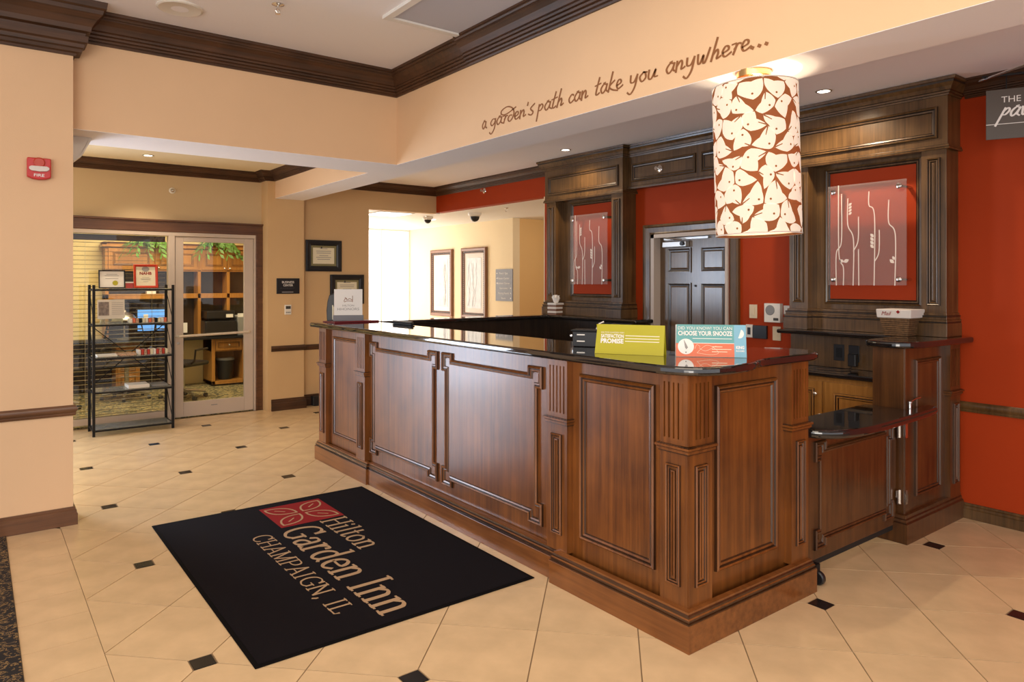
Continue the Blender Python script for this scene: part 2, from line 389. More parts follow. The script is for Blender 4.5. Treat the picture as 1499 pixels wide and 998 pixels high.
for a in range(-14, 24):
    for b_ in range(-14, 24):
        if (a + b_) % 2 == 0: continue          # tile centres sit on odd vertices of the axis lattice
        cx = OX + a * D; cy = OY + b_ * D
        # the one black corner: vertex (a+-1,b) or (a,b+-1) with both even / both odd lattice parity of the inserts
        ki = None
        for k, (dx, dy) in enumerate(((-1, 0), (0, -1), (1, 0), (0, 1))):
            va, vb = a + dx, b_ + dy
            if va % 2 == 0 and vb % 2 == 0 and ((va // 2 + vb // 2) % 2 == 0): ki = k
        poly = [(p[0] + cx, p[1] + cy) for p in ([rot(q, ki) for q in base_poly] if ki is not None else [(-r_, 0), (0, -r_), (r_, 0), (0, r_)])]
        xs = [p[0] for p in poly]; ys = [p[1] for p in poly]
        if hidden(cx, cy): continue
        if max(ys) < 0.5 or min(ys) > 8.70 or min(xs) > 5.24: continue
        if cy < 5.36 and max(xs) < 0.442: continue
        if cy >= 5.36 and (max(xs) < -1.6): continue
        lx = 0.4395 if cy < 5.45 and min(xs) < 0.4395 and min(ys) < 5.4 else None
        cut = False
        if lx is not None: poly = clip(poly, 0, lx, True); cut = True
        if max(ys) > 8.72: poly = clip(poly, 1, 8.72, False); cut = True
        if max(xs) > 5.25: poly = clip(poly, 0, 5.25, False); cut = True
        if len(poly) < 3: continue
        ntile += 1
        if cut or ki is None: link(poly_mesh([(p[0] - cx, p[1] - cy) for p in poly], 'tile'), 'tile', cx, cy)
        else: link(tmesh[ki], 'tile', cx, cy)
for a in range(-14, 24, 2):
    for b_ in range(-14, 24, 2):
        if (a // 2 + b_ // 2) % 2: continue
        x = OX + a * D; y = OY + b_ * D
        if in_region(x, y) and not hidden(x, y): link(ins, 'tile_insert', x, y)
bt = poly_mesh(rect(-0.1395, 0.1395, -0.1475, 0.1475), 'tile')
for k in range(-13, 3): link(bt, 'border_tile', 0.2975, 4.655 + 0.299 * k)
cb = struct(MB().box(-4, 0.155, -3, 5.37, -0.006, 0.006), 'lobby_carpet', 'lcarpet', fl)
struct(MB().box(3.6, 9.2, 6.3, 12.3, -0.12, -0.002), 'floor_hall', 'tile')
struct(MB().box(-0.4, 4.1, 8.8, 11.9, -0.12, 0.004), 'floor_business_room', 'bcarpet')

# ------------------------------------------------------------------ walls, beams, ceilings
ZC = 3.36; ZL = 2.90; ZB = 2.58; XW = 5.26
struct(MB().box(-4, 0.511, 5.367, 5.62, 0, ZC + .04), 'wall_left', 'wallpaper')
struct(MB().box(0.511, 2.91, 5.47, 6.03, ZB, ZC + .04).box(-4, 0.511, 5.62, 6.03, ZB, ZC + .04), 'wall_header', 'wallpaper')
struct(MB().box(2.91, 3.27, -3, 8.575, ZB, ZC + .04), 'wall_beam', 'wallpaper')
struct(MB().box(-4, 2.91, -3, 5.47, ZC, ZC + .15), 'ceiling', 'ceiling')
struct(MB().prism([(2.9105, -3), (3.2695, -3), (3.2695, 8.574), (2.9105, 8.574), (2.9105, 6.0295), (0.5115, 6.0295), (0.5115, 5.4705), (2.9105, 5.4705)], FZ, ZB - .002, ZB + .002), 'ceiling_soffit', 'ceiling')
struct(MB().box(3.27, 5.3, -3, 8.72, ZL, ZL + .15), 'ceiling_low', 'ceiling')
struct(MB().box(-4, 2.91, 6.03, 8.85, ZL, ZL + .15), 'ceiling_passage', 'ceiling_cream')
struct(MB().box(4.21, 9.2, 8.80, 12.3, 2.553, 2.7).box(5.38, 9.2, 6.2, 8.80, 2.553, 2.7), 'ceiling_hall', 'white')
struct(MB().box(-0.4, 4.1, 8.95, 11.9, 2.85, 3.0), 'ceiling_business_room', 'ceiling_cream')
struct(MB().box(2.82, 3.27, 8.575, 8.85, 0, ZL), 'wall_column', 'wallpaper2')
struct(MB().box(3.27, 4.21, 8.70, 8.85, 0, ZL).box(4.21, XW, 8.70, 8.80, 2.54, ZL), 'wall_rear', 'wallpaper2')
struct(MB().box(-4, 2.82, 8.80, 8.93, 2.27, ZL + .1).box(-4, -0.3, 8.80, 8.93, 0, 2.27), 'wall_storefront', 'wallstore')
mb = MB().box(XW, XW + .12, -3, 3.775, 0, ZL).box(XW, XW + .12, 4.655, 6.285, 0, ZL).box(XW, XW + .12, 3.775, 4.655, 2.025, ZL).box(XW, XW + .12, 6.285, 8.70, 2.553, ZL)
struct(mb, 'wall_red', 'red')
struct(MB().box(XW - .002, XW + .13, 6.285, 6.30, 0, 2.553), 'trim_1', 'hallwhite')
struct(MB().box(6.65, 6.77, 8.70, 12.0, 0, 2.6), 'wall_hall_side', 'hallwhite')
struct(MB().box(6.77, 9.2, 8.70, 8.82, 0, 2.6), 'wall_hall_ochre', 'hallochre')
struct(MB().box(6.635, 6.65, 8.70, 9.10, 0, 2.553), 'trim_2', 'hallwhite')
struct(MB().box(9.2, 9.3, 6.2, 8.8, 0, 2.6).box(5.38, 9.3, 6.1, 6.2, 0, 2.6), 'wall_hall_far', 'hallochre')
struct(MB().box(4.09, 4.21, 8.85, 12.0, 0, 2.6), 'wall_hall_left', 'hallwhite')
# bright hall end window
wn = struct(MB().box(4.21, 6.65, 12.0, 12.06, 0, 2.6), 'window_1', 'winglow')
wf = MB()
for x in (4.21, 4.83, 5.43, 6.03, 6.62): wf.box(x, x + .03, 11.97, 12.0, 0, 2.553)
for z in (0, 2.52): wf.box(4.21, 6.65, 11.975, 12.0, z, z + .033)
wf.build('window_frame', 'white', wn)
# business room shell
struct(MB().box(-0.4, 4.1, 11.62, 11.75, 0, 2.85), 'wall_business_back', 'yellow')
struct(MB().box(-0.5, -0.4, 8.93, 11.75, 0, 2.85), 'wall_business_left', 'yellow')
struct(MB().box(3.95, 4.09, 8.93, 11.75, 0, 2.85), 'wall_business_right', 'yellow')

# crown mouldings (path in plan, left normal into the room)
def crownprof(zb, zt, pj):
    h = zt - zb
    L_ = [(0, 0), (.10, 0), (.14, .05), (.13, .09), (.20, .10), (.24, .15), (.21, .19), (.30, .20), (.34, .26), (.30, .30), (.38, .31), (.42, .37), (.38, .41),
          (.44, .43), (.50, .50), (.60, .60), (.74, .68), (.84, .73), (.84, .78), (.90, .79), (.95, .84), (.93, .89), (.99, .90), (1.0, .96), (1.0, 1.0), (0, 1.0)]
    return [(o * pj, zb + z_ * h) for o, z_ in L_]
t1 = struct(MB().sweep([(2.91, 4.35), (2.91, 5.47), (0.511, 5.47)], crownprof(3.157, ZC, .108), FZ, closed=False), 'trim_3', 'crown')
struct(MB().sweep([(2.91, -3), (2.91, 4.35)], crownprof(3.157, ZC, .142), FZ, closed=False), 'trim_4', 'crown_y')
big = [(0, 3.03), (.012, 3.03), (.018, 3.045), (.045, 3.05), (.045, 3.07), (.055, 3.078), (.06, 3.10), (.075, 3.11), (.078, 3.15), (.06, 3.152), (.065, 3.17), (.09, 3.18), (.095, 3.21), (.12, 3.25), (.15, 3.285), (.155, 3.31), (.17, 3.32), (.175, 3.36), (0, 3.36)]
struct(MB().sweep([(0.511, 5.62), (0.511, 5.367), (-4, 5.367)], big, FZ, closed=False), 'trim_5', 'crown')
struct(MB().sweep([(XW, 6.05), (XW, 8.70), (3.27, 8.70)], crownprof(2.785, ZL, .10), FZ, closed=False), 'trim_6', 'crown')
struct(MB().sweep([(XW, -3), (XW, 1.92)], crownprof(2.785, ZL, .10), FZ, closed=False), 'trim_7', 'crown_y')
struct(MB().sweep([(2.91, 6.03), (2.91, 8.58), (2.80, 8.58), (2.80, 8.80), (-4, 8.80)], crownprof(2.785, ZL, .09), FZ, closed=False), 'trim_8', 'crown')
# chair rails and baseboards
def rail(path, name, mat='base', z=.705, h=.067):
    struct(MB().sweep(path, [(0, z), (.012, z), (.016, z + .012), (.012, z + .018), (.020, z + .03), (.024, z + .045), (.020, z + .055), (.010, z + h), (0, z + h)], FZ, closed=False), name, mat, smooth=True)
def baseb(path, name, mat='base', h=.115):
    struct(MB().sweep(path, [(0, 0), (.024, 0), (.024, h * .62), (.018, h * .68), (.018, h * .82), (.010, h * .88), (.010, h), (0, h)], FZ, closed=False), name, mat)
rail([(0.511, 5.62), (0.511, 5.367), (-4, 5.367)], 'trim_9'); baseb([(0.511, 5.62), (0.511, 5.367), (-4, 5.367)], 'baseboard_left')
rail([(XW, 0.0), (XW, 1.955)], 'trim_10', 'cabwood'); baseb([(XW, -3), (XW, 1.93)], 'baseboard_right', 'cabwood', h=.10)
rail([(4.21, 8.70), (3.27, 8.70)], 'trim_11', 'crown'); baseb([(4.21, 8.70), (3.27, 8.70)], 'baseboard_rear', 'crown', h=.14)
rail([(3.27, 8.68), (3.27, 8.575), (2.862, 8.575)], 'trim_12', 'crown', z=.72); baseb([(3.27, 8.68), (3.27, 8.575), (2.862, 8.575)], 'baseboard_column', 'crown', h=.14)

# ceiling fittings of the lobby
mb = MB(); 
for q in (rect(2.19, 2.24, -0.5, 4.32), rect(2.80, 2.85, -0.5, 4.32), rect(2.24, 2.80, 4.27, 4.32)): mb.prism(q, FZ, ZC - .022, ZC)
cp = thing('ceiling_panel', 'large blue-grey ceiling panel in white frame beside the dark crown', 'ceiling panel', (2.5, 2.0, ZC))
mb.build('panel_frame', 'white', cp); MB().box(2.24, 2.80, -0.5, 4.27, ZC - .008, ZC).build('panel_field', 'ceil_panel', cp)
sp = thing('ceiling_speaker', 'round white ceiling speaker beside the large left crown moulding', 'speaker', (1.07, 4.99, ZC))
MB().lathe([(.14, 0), (.14, -.008), (.128, -.014), (.120, -.012)], (1.07, 4.99, ZC), 32).build('rim', 'whiteplastic', sp, smooth=True)
MB().lathe([(.120, -.003), (.120, -.010), (.02, -.013)], (1.07, 4.99, ZC), 32).build('grille', 'ceiling', sp, smooth=True)
def sprinkler(x, y, z, label, s=1.0, group=None):
    t = thing('sprinkler', label, 'sprinkler', (x, y, z), group=group)
    MB().lathe([(.036 * s, 0), (.036 * s, -.004), (.016 * s, -.012), (.010 * s, -.014)], (x, y, z), 16).build('escutcheon', 'chrome', t, smooth=True)
    mb = MB(); mb.tube([(x, y, z - .012), (x, y, z - .03 * s)], .007 * s)
    for sg in (-1, 1): mb.tube([(x + .006 * sg * s, y, z - .028 * s), (x + .014 * sg * s, y, z - .04 * s), (x, y, z - .056 * s)], .0025 * s, 6)
    mb.build('head', 'chrome', t, smooth=True)
    MB().lathe([(.016 * s, -.056 * s), (.016 * s, -.059 * s)], (x, y, z), 12).build('deflector', 'chrome', t)
sprinkler(1.561, 4.546, ZC, 'chrome sprinkler head hanging from the high lobby ceiling', 1.1)
sprinkler(5.643, 7.544, 2.553, 'small sprinkler under the soffit right of the large dome camera', .9)
sprinkler(5.40, 9.2, 2.553, 'faint sprinkler on the hall ceiling under the small dome camera', .9)
sprinkler(4.05, 3.25, ZL, 'small sprinkler on the ceiling just left of the patterned pendant lamp', .9)
def downlight(x, y, z, label, energy=20, tgt=None, ang=105):
    t = thing('downlight', label, 'ceiling light', (x, y, z), group='recessed downlights')
    MB().lathe([(.055, 0), (.055, -.004), (.042, -.006), (.040, 0)], (x, y, z), 24).build('trim_ring', 'steel', t, smooth=True)
    MB().lathe([(.040, -.002), (.038, -.004)], (x, y, z), 20).build('lens', 'lamp', t)
    spot('downlight_beam', (x, y, z - .03), tgt or (x, y, 0), energy, (1.0, .80, .56), math.radians(ang), .7, .04)
downlight(4.72, 2.61, ZL, 'lit recessed downlight over the right niche cabinet', 48, None, 150)
downlight(4.75, 5.35, ZL, 'lit recessed downlight over the left niche cabinet', 30, None, 150)
downlight(1.46, 8.25, ZL, 'lit recessed downlight in front of the glass business room', 50)
spot('wall_washer_beam', (0.3, 2.4, 3.3), (2.9, 3.6, 2.6), 12, WARM, math.radians(100), 1, .2)

# ------------------------------------------------------------------ storefront: glass pane with blinds, and door
df = MB()
Y8 = 8.75
df.box(-0.3, 2.754, Y8, 8.86, 2.09, 2.154).box(1.759, 1.824, Y8, 8.86, 0, 2.09).box(2.713, 2.754, Y8, 8.86, 0, 2.09).box(-0.3, 1.759, Y8 + .02, 8.86, 0.03, 0.10).box(-0.3, -0.24, Y8, 8.86, 0, 2.09)
w2 = struct(df, 'window_2', 'doorframe', bevel=.003)
MB().box(-0.24, 1.759, 8.80, 8.808, 0.10, 2.09).build('pane', 'glass', w2)
sl = MB()
z = .12
while z < 2.03:
    sl.box(-0.22, 1.74, 8.835, 8.858, z, z + .0045); z += .048
so = sl.build('blind_slats', 'slat', w2); so['kind'] = 'stuff'
MB().box(-0.22, 1.74, 8.83, 8.862, 2.02, 2.085).build('blind_headrail', 'crown', w2)
mb = MB()
for x in (0.3, 0.95, 1.6): mb.box(x, x + .003, 8.834, 8.836, .11, 2.03)
mb.build('blind_cord', 'cream', w2)
struct(MB().prism([(-4, 2.154), (2.754, 2.154), (2.862, 2.27), (-4, 2.27)], FY(8.80), 0, .045).prism([(2.754, 0), (2.862, 0), (2.862, 2.27), (2.754, 2.154)], FY(8.80), 0, .045)
       .sweep([(2.758, 0), (2.758, 2.158), (-4, 2.158)], [(0, .045), (0, .058), (.02, .058), (.03, .045)][::-1], FY(8.80), closed=False)
       .sweep([(2.862, 0), (2.862, 2.27), (-4, 2.27)], [(0, .045), (0, .065), (.018, .065), (.024, .045)], FY(8.80), closed=False), 'trim_13', 'base')
d1 = thing('door_1', 'greige framed glass door with long pull bar', 'door', (2.27, 8.76, 0))
d1['kind'] = 'structure'; del d1['category']; del d1['label']
mb = MB().box(1.83, 1.918, 8.765, 8.805, .012, 2.085).box(2.60, 2.708, 8.765, 8.805, .012, 2.085).box(1.918, 2.60, 8.765, 8.805, .012, .178).box(1.918, 2.60, 8.765, 8.805, 2.03, 2.085)
mb.build('door_frame', 'doorframe', d1, bevel=.003)
MB().box(1.918, 2.60, 8.78, 8.788, .178, 2.03).build('pane', 'glass', d1)
MB().tube([(1.84, 8.765, .945), (1.86, 8.70, .945), (2.64, 8.70, .965), (2.66, 8.765, .965)], .015, 10).build('push_bar', 'satin', d1, smooth=True)
MB().lathe([(.016, 0), (.016, .012), (.010, .014)], (1.865, 8.765, .86), 14, axis='y').build('lock', 'steel', d1)
MB().box(2.22, 2.29, 8.762, 8.766, .115, .125).build('maker_plate', 'greyplastic', d1)

# ------------------------------------------------------------------ business room furniture
cab = thing('office_cabinetry', 'maple wall of upper cupboards, hutch and drawer pedestals behind the glass', 'cabinet', (2.4, 11.4, 0))
mb = MB()
mb.box(1.46, 3.7, 11.33, 11.612, 1.72, 2.06).box(1.42, 3.7, 11.28, 11.612, 2.06, 2.09).box(1.46, 3.7, 11.33, 11.612, 1.32, 1.39)
for x in (1.46, 2.68, 3.10, 3.66): mb.box(x, x + .045, 11.33, 11.612, .76, 1.74)
mb.build('hutch', 'maple', cab, bevel=.003)
MB().box(1.5, 3.66, 11.58, 11.615, .76, 1.73).build('hutch_back', 'cabglaze', cab)  # dark tone paints in the shade inside the hutch
MB().box(-0.1, 2.25, 11.45, 11.60, .03, .712).build('under_desk_shade', 'cabglaze', cab)  # dark board added to paint the gloom under the desk
MB().sweep([(3.7, 11.30), (1.44, 11.30), (1.44, 11.612)], [(0, 2.05), (-.0, 2.05), (-.02, 2.07), (-.05, 2.11), (-.05, 2.13), (0, 2.13)], FZ, closed=False).build('cornice', 'maple', cab)
def panel_door(nm, par, F, a0, a1, b0, b1, wood_, glaze_, knob=None, knobmat='chrome', th=.018, inset=.055, ps=1.0, mats=None):
    o = MB().fbox(F, a0, a1, b0, b1, 0, th).build(nm, wood_, par, bevel=.002)
    q = MB().sweep(rect(a0 + inset, a1 - inset, b0 + inset, b1 - inset), [(x, d * .8 + th) for x, d in pm(ps)], F, mis=PMI).build('panel_moulding', [wood_, glaze_], o)
    if knob:
        c = F(knob[0], knob[1], th)
        ax = 'x' if abs(F(0, 0, 1)[0] - F(0, 0, 0)[0]) > .5 else 'y'
        MB().lathe([(.006, 0), (.006, .012), (.014, .018), (.014, .026), (.006, .032)], c, 12, axis=ax).build('knob', knobmat, o, smooth=True)
    return o
F = FY(11.33)
for a0, a1, kx in ((1.50, 2.08, 2.04), (2.10, 2.67, 2.14), (2.73, 3.095, 3.06), (3.105, 3.65, 3.14)):
    panel_door('cupboard_door', cab, F, a0, a1, 1.745, 2.045, 'maple', 'glaze', (kx, 1.77), ps=.8)
MB().box(-0.1, 3.8, 11.02, 11.612, .715, .75).build('desk_top', 'blackmetal', cab, bevel=.004)
mb = MB().box(1.56, 1.86, 11.10, 11.6, .03, .71);mb.build('drawer_pedestal', 'maple', cab, bevel=.003); mb = MB().box(2.82, 2.87, 11.10, 11.6, .03, .71).box(3.27, 3.32, 11.10, 11.6, .03, .71).box(2.82, 3.32, 11.10, 11.6, .03, .08).box(2.82, 3.32, 11.58, 11.6, .03, .71).box(2.82, 3.32, 11.12, 11.6, .52, .71)
mb.build('pedestal', 'maple', cab, bevel=.003)
for z0 in (.10, .30, .50):
    o = panel_door('drawer', cab, FY(11.10), 1.58, 1.84, z0, z0 + .185, 'maple', 'glaze', inset=.03, ps=.6)
    MB().tube([(1.66, 11.085, z0 + .10), (1.68, 11.06, z0 + .085), (1.74, 11.06, z0 + .085), (1.76, 11.085, z0 + .10)], .006, 8).build('handle', 'brass', o)
panel_door('drawer', cab, FY(11.12), 2.88, 3.26, .54, .69, 'maple', 'glaze', (3.07, .615), inset=.03, ps=.6)
tb = thing('waste_bin', 'small black waste bin inside the open maple pedestal', 'bin', (3.06, 11.28, .082))
MB().lathe([(.10, 0), (.13, .31), (.135, .31), (.135, .30), (.125, .30), (.10, .02)], (3.06, 11.28, .084), 24).build('bucket', 'trash', tb, smooth=True)
MB().lathe([(.132, .29), (.139, .29), (.139, .325), (.128, .325)], (3.06, 11.28, .084), 24).build('liner_rim', 'shelfglass', tb, smooth=True)
pr = thing('printer', 'black office printer on the business room desk', 'printer', (2.95, 11.2, .752))
MB().box(2.72, 3.17, 11.05, 11.45, .752, .98).build('body', 'black', pr, bevel=.012)
MB().box(2.75, 3.15, 11.08, 11.45, 1.01, 1.13).box(2.78, 3.1, 11.12, 11.44, .98, 1.01).build('scanner', 'black', pr, bevel=.015)
MB().box(3.02, 3.12, 11.07, 11.09, 1.03, 1.08).build('control_panel', 'paper', pr)
cpv = thing('computer_case', 'grey computer case with papers on top right of the printer', 'computer', (3.33, 11.25, .752))
MB().box(3.19, 3.5, 11.08, 11.45, .752, 1.03).build('case', 'greyplastic', cpv, bevel=.01)
single(MB().box(3.20, 3.5, 11.1, 11.4, 1.031, 1.05).box(3.27, 3.48, 11.12, 11.36, 1.05, 1.075), 'paper_stack', 'paper', 'stack of white paper on the grey computer case', 'paper', (3.35, 11.25, 1.031))
mo = thing('monitor', 'lit blue computer monitor on the business room desk', 'monitor', (2.1, 11.3, .752))
MB().box(1.84, 2.28, 11.25, 11.29, .85, 1.18).box(2.03, 2.09, 11.27, 11.31, .76, .9).box(1.95, 2.17, 11.2, 11.38, .752, .765).build('housing', 'black', mo, bevel=.005)
MB().box(1.855, 2.265, 11.244, 11.25, .865, 1.165).build('screen', 'screen', mo)
MB().box(1.93, 1.99, 11.240, 11.244, 1.02, 1.10).build('window_icon', 'paper', mo)
dl = thing('desk_lamp', 'metal desk lamp with domed shade behind the blinds', 'lamp', (1.68, 11.2, .752))
MB().lathe([(.09, 0), (.09, .012), (.03, .03), (.012, .05), (.010, .30), (.018, .32), (.008, .34)], (1.68, 11.2, .752), 20).build('stem', 'steel', dl, smooth=True)
MB().lathe([(.16, .26), (.155, .30), (.11, .36), (.03, .39), (.02, .42), (.0, .42)], (1.68, 11.2, .752), 28).build('lamp_shade', 'steel', dl, smooth=True)
def office_chair(x, y, rz, label):
    t = thing('office_chair', label, 'chair', (x, y, .005), (0, 0, rz), 'chairs in the business room')
    WL[t] = Vector((0, 0, 0))
    MB().box(-.24, .24, -.24, .24, .44, .50).build('seat', 'black', t, bevel=.03, local=True)
    mb = MB(); 
    for i in range(9):
        zz = .56 + i * .055; wv = .20 + .03 * math.sin(i / 8 * PI)
        mb.tube([(-wv, .24, zz), (0, .30, zz), (wv, .24, zz)], .009, 6)
    mb.tube([(-.2, .24, .54), (-.235, .25, .8), (-.19, .26, 1.03), (0, .30, 1.05), (.19, .26, 1.03), (.235, .25, .8), (.2, .24, .54), (0, .29, .52)], .014, 8, closed=True)
    mb.build('backrest', 'black', t, smooth=True, local=True)
    for sg in (-1, 1): MB().tube([(.2 * sg, .1, .46), (.28 * sg, .1, .52), (.28 * sg, .08, .66), (.28 * sg, -.14, .67)], .014, 8).build('armrest', 'black', t, smooth=True, local=True)
    MB().tube([(0, 0, .12), (0, 0, .45)], .028, 10).build('column', 'steel', t, local=True)
    for k in range(5):
        a = k * 2 * PI / 5 + .3; c, s_ = math.cos(a), math.sin(a)
        lg = MB().tube([(0, 0, .12), (.29 * c, .29 * s_, .08)], [.022, .014], 8).build('leg', 'steel', t, local=True)
        MB().lathe([(.026, -.02), (.026, .02)], (.29 * c, .29 * s_, .028), 12, axis='x').build('caster', 'black', lg, local=True)
office_chair(1.62, 10.62, 2.9, 'black slatted office chair in front of the lit monitor')
office_chair(2.22, 10.2, 2.2, 'black office chair half hidden by the left stile of the glass door')
office_chair(3.50, 10.6, 1.2, 'black office chair mostly hidden right of the glass door, caster showing')
office_chair(.75, 10.2, .6, 'black office chair at the far left behind the blinds')
single(MB().box(2.42, 2.56, 11.45, 11.46, .80, .95), 'notice_card', 'paper', 'small white notice card on the desk left of the printer', 'card', (2.49, 11.45, .80))
single(MB().box(2.0, 2.12, 11.4, 11.5, 1.391, 1.43), 'paper_stack', 'paper', 'small white paper pile on the hutch rail', 'paper', (2.06, 11.45, 1.391))
def palm(x, y, z, label, n, seed):
    t = thing('palm_fronds', label, 'plant', (x, y, z), group='artificial palms on the cupboards'); rnd = random.Random(seed)
    for k in range(n):
        a = PI * (1.02 + .96 * (k + .5) / n) + rnd.uniform(-.1, .1); ln = rnd.uniform(.26, .36); mb = MB()
        for j in range(8):
            u = j / 7; cx = x + math.cos(a) * ln * u; cy = y - .06 + math.sin(a) * ln * u * .5; cz = z + .03 + .10 * math.sin(u * 2.2) - .26 * u * u
            if j: mb.tube([pp, (cx, cy, cz)], .004, 5)
            pp = (cx, cy, cz)
            for sg in (-1, 1):
                b_ = a + sg * rnd.uniform(.5, .8); l2 = .16 * (1 - .35 * u); tx = cx + math.cos(b_) * l2; ty = cy + math.sin(b_) * l2 * .6; tz = cz - rnd.uniform(.05, .12)
                mb.add([(cx, cy, cz), ((cx + tx) / 2 + .016, (cy + ty) / 2, (cz + tz) / 2 + .02), (tx, ty, tz), ((cx + tx) / 2 - .014, (cy + ty) / 2, (cz + tz) / 2 - .016)], [(0, 1, 2, 3)])
        mb.build('frond', 'leaf', t)
palm(2.93, 11.33, 2.13, 'green palm fronds over the cupboard seen through the door', 7, 3)
palm(1.98, 11.33, 2.13, 'green palm fronds over the cupboard seen through the blinds', 7, 5)

# ------------------------------------------------------------------ black metal rack with shelves
rk = thing('metal_rack', 'black metal etagere with glass shelves before the blinds', 'shelf', (1.33, 8.4, 0))
RX0, RX1, RY0, RY1 = .962, 1.697, 8.235, 8.58
for x in (RX0, RX1):
    for y in (RY0, RY1): MB().box(x - .0125, x + .0125, y - .0125, y + .0125, .0, 1.535).build('post', 'blackmetal', rk, bevel=.002)
SH = [1.492, 1.13, .79, .445, .062]
for i, z in enumerate(SH):
    mb = MB().box(RX0, RX1, RY0 - .008, RY0 + .008, z - .016, z).box(RX0, RX1, RY1 - .008, RY1 + .008, z - .016, z).box(RX0 - .008, RX0 + .008, RY0, RY1, z - .016, z).box(RX1 - .008, RX1 + .008, RY0, RY1, z - .016, z)
    s_ = mb.build('shelf', 'blackmetal', rk); MB().box(RX0 + .012, RX1 - .012, RY0 + .01, RY1 - .01, z, z + .006).build('glass_plate', 'shelfglass', s_)
mb = MB(); mb.tube([(RX0, RY1 + .004, 1.12), (RX1, RY1 + .004, .45)], .005, 6).tube([(RX1, RY1 + .004, 1.12), (RX0, RY1 + .004, .45)], .005, 6); mb.build('cross_brace', 'blackmetal', rk)
for x in (RX0, RX1):
    for z0, z1 in ((.08, .44), (.46, .78), (.8, 1.12), (1.15, 1.48)):
        MB().tube([(x, RY0, z0), (x, RY1, z1)], .004, 6).build('side_brace', 'blackmetal', rk)
def frame_thing(name, label, cat, c, wd, ht, fw, fmat, body, mount=None, mw=0.0, tilt=0.0, rz=0.0, depth=.02, lines=None, group=None, fillmat='paper'):
    """picture frame facing local -Y, origin bottom centre"""
    t = thing(name, label, cat, c, (tilt, 0, rz), group); WL[t] = Vector((0, 0, 0))
    MB().sweep([(-wd / 2, 0), (wd / 2, 0), (wd / 2, ht), (-wd / 2, ht)], [(0, 0), (0, depth), (fw * .3, depth * 1.15), (fw * .7, depth), (fw, depth * .6), (fw, 0)], FY(0)).build('frame', fmat, t, local=True)
    MB().box(-wd / 2 + .003, wd / 2 - .003, -.002, .0, .003, ht - .003).build('backing', mount or fillmat, t, local=True)
    MB().box(-wd / 2 + fw + mw, wd / 2 - fw - mw, -.005, -.0025, fw + mw, ht - fw - mw).build('sheet', fillmat, t, local=True)
    return t
zt = SH[0] + .0075
c1 = frame_thing('framed_certificate', 'black framed certificate with a green emblem on top of the rack', 'certificate', (1.15, 8.43, zt), .245, .19, .011, 'blackmetal', None, tilt=-.12, rz=0)
MB().lathe([(.026, 0), (.026, .001)], (.03, -.006, .055), 18, axis='y').build('emblem', 'lime', c1, local=True)
for k, (z_, w_) in enumerate(((.145, .10), (.128, .13), (.10, .12))): MB().box(-w_ / 2, w_ / 2, -.0065, -.0055, z_, z_ + .004).build('printed_line', 'greyink', c1, local=True)
c2 = frame_thing('framed_certificate', 'red framed yellow certificate with a grey seal on top of the rack', 'certificate', (1.47, 8.43, zt), .235, .255, .024, 'redlac', None, tilt=-.14, rz=0, fillmat='cream')
MB().lathe([(.028, 0), (.028, .001)], (0, -.006, .205), 22, axis='y').build('seal', 'greyink', c2, local=True).scale = (1.3, 1, 1)
text('NAHB', c2, (0, -.006, .145), (1, 0, 0), (0, 0, 1), .030, 'matred', local=True, off=.03)
for z_, w_ in ((.115, .07), (.10, .10), (.09, .09), (.07, .05)): MB().box(-w_ / 2, w_ / 2, -.0065, -.0055, z_, z_ + .003).build('printed_line', 'greyink', c2, local=True)
bx = thing('gift_box', 'small dark red box between the two certificates', 'box', (1.315, 8.47, zt)); MB().box(1.28, 1.35, 8.44, 8.50, zt, zt + .055).build('box_body', 'redlac', bx); MB().box(1.277, 1.353, 8.437, 8.503, zt + .055, zt + .068).build('lid', 'paper', bx)
# second shelf: leaflet card + brochure rows
z2 = SH[1] + .0075
lc = thing('leaflet_card', 'grey leaflet card with a portrait photo on the second shelf', 'card', (1.14, 8.40, z2 + .045), (-.1, 0, 0)); WL[lc] = Vector((0, 0, 0))
MB().box(-.125, .125, 0, .004, 0, .20).build('card', 'linen', lc, local=True)
MB().box(-.115, -.02, -.002, 0, .035, .175).build('printed_photo', 'photo', lc, local=True)
for k in range(7): MB().box(.005, .112, -.002, 0, .045 + k * .02, .048 + k * .02).build('printed_line', 'greyink', lc, local=True)
single(MB().box(1.04, 1.24, 8.36, 8.44, z2, z2 + .044), 'card_holder', 'shelfglass', 'clear acrylic holder under the portrait leaflet', 'holder', (1.14, 8.4, z2))
def brochures(x0, x1, z, n, h, mats, shelf_, grp):
    dx = (x1 - x0) / n
    for k in range(n):
        ordn = ('first', 'second', 'third', 'fourth', 'fifth', 'sixth', 'seventh', 'eighth', 'ninth', 'tenth', 'eleventh', 'last')[k]
        cn = {'paper': 'white', 'coral': 'coral', 'books': 'mottled brown', 'blackmetal': 'black', 'cream': 'cream', 'redlac': 'red'}[mats[k % len(mats)]]
        lab = cn + ' brochure, ' + ordn + ' from the left in the row on the ' + shelf_
        o = single(MB().box(x0 + k * dx, x0 + (k + .82) * dx, 8.33, 8.46, z, z + h * (1 if k % 3 else .9)), 'brochure', mats[k % len(mats)], lab, 'brochure', (x0 + (k + .4) * dx, 8.4, z), grp)
brochures(1.30, 1.66, z2, 12, .045, ['paper', 'coral', 'books', 'blackmetal', 'cream'], 'second shelf', 'brochures on the second shelf')
z3 = SH[2] + .0075
brochures(1.38, 1.67, z3, 10, .055, ['paper', 'redlac', 'books', 'redlac', 'cream'], 'middle shelf', 'brochures on the middle shelf')
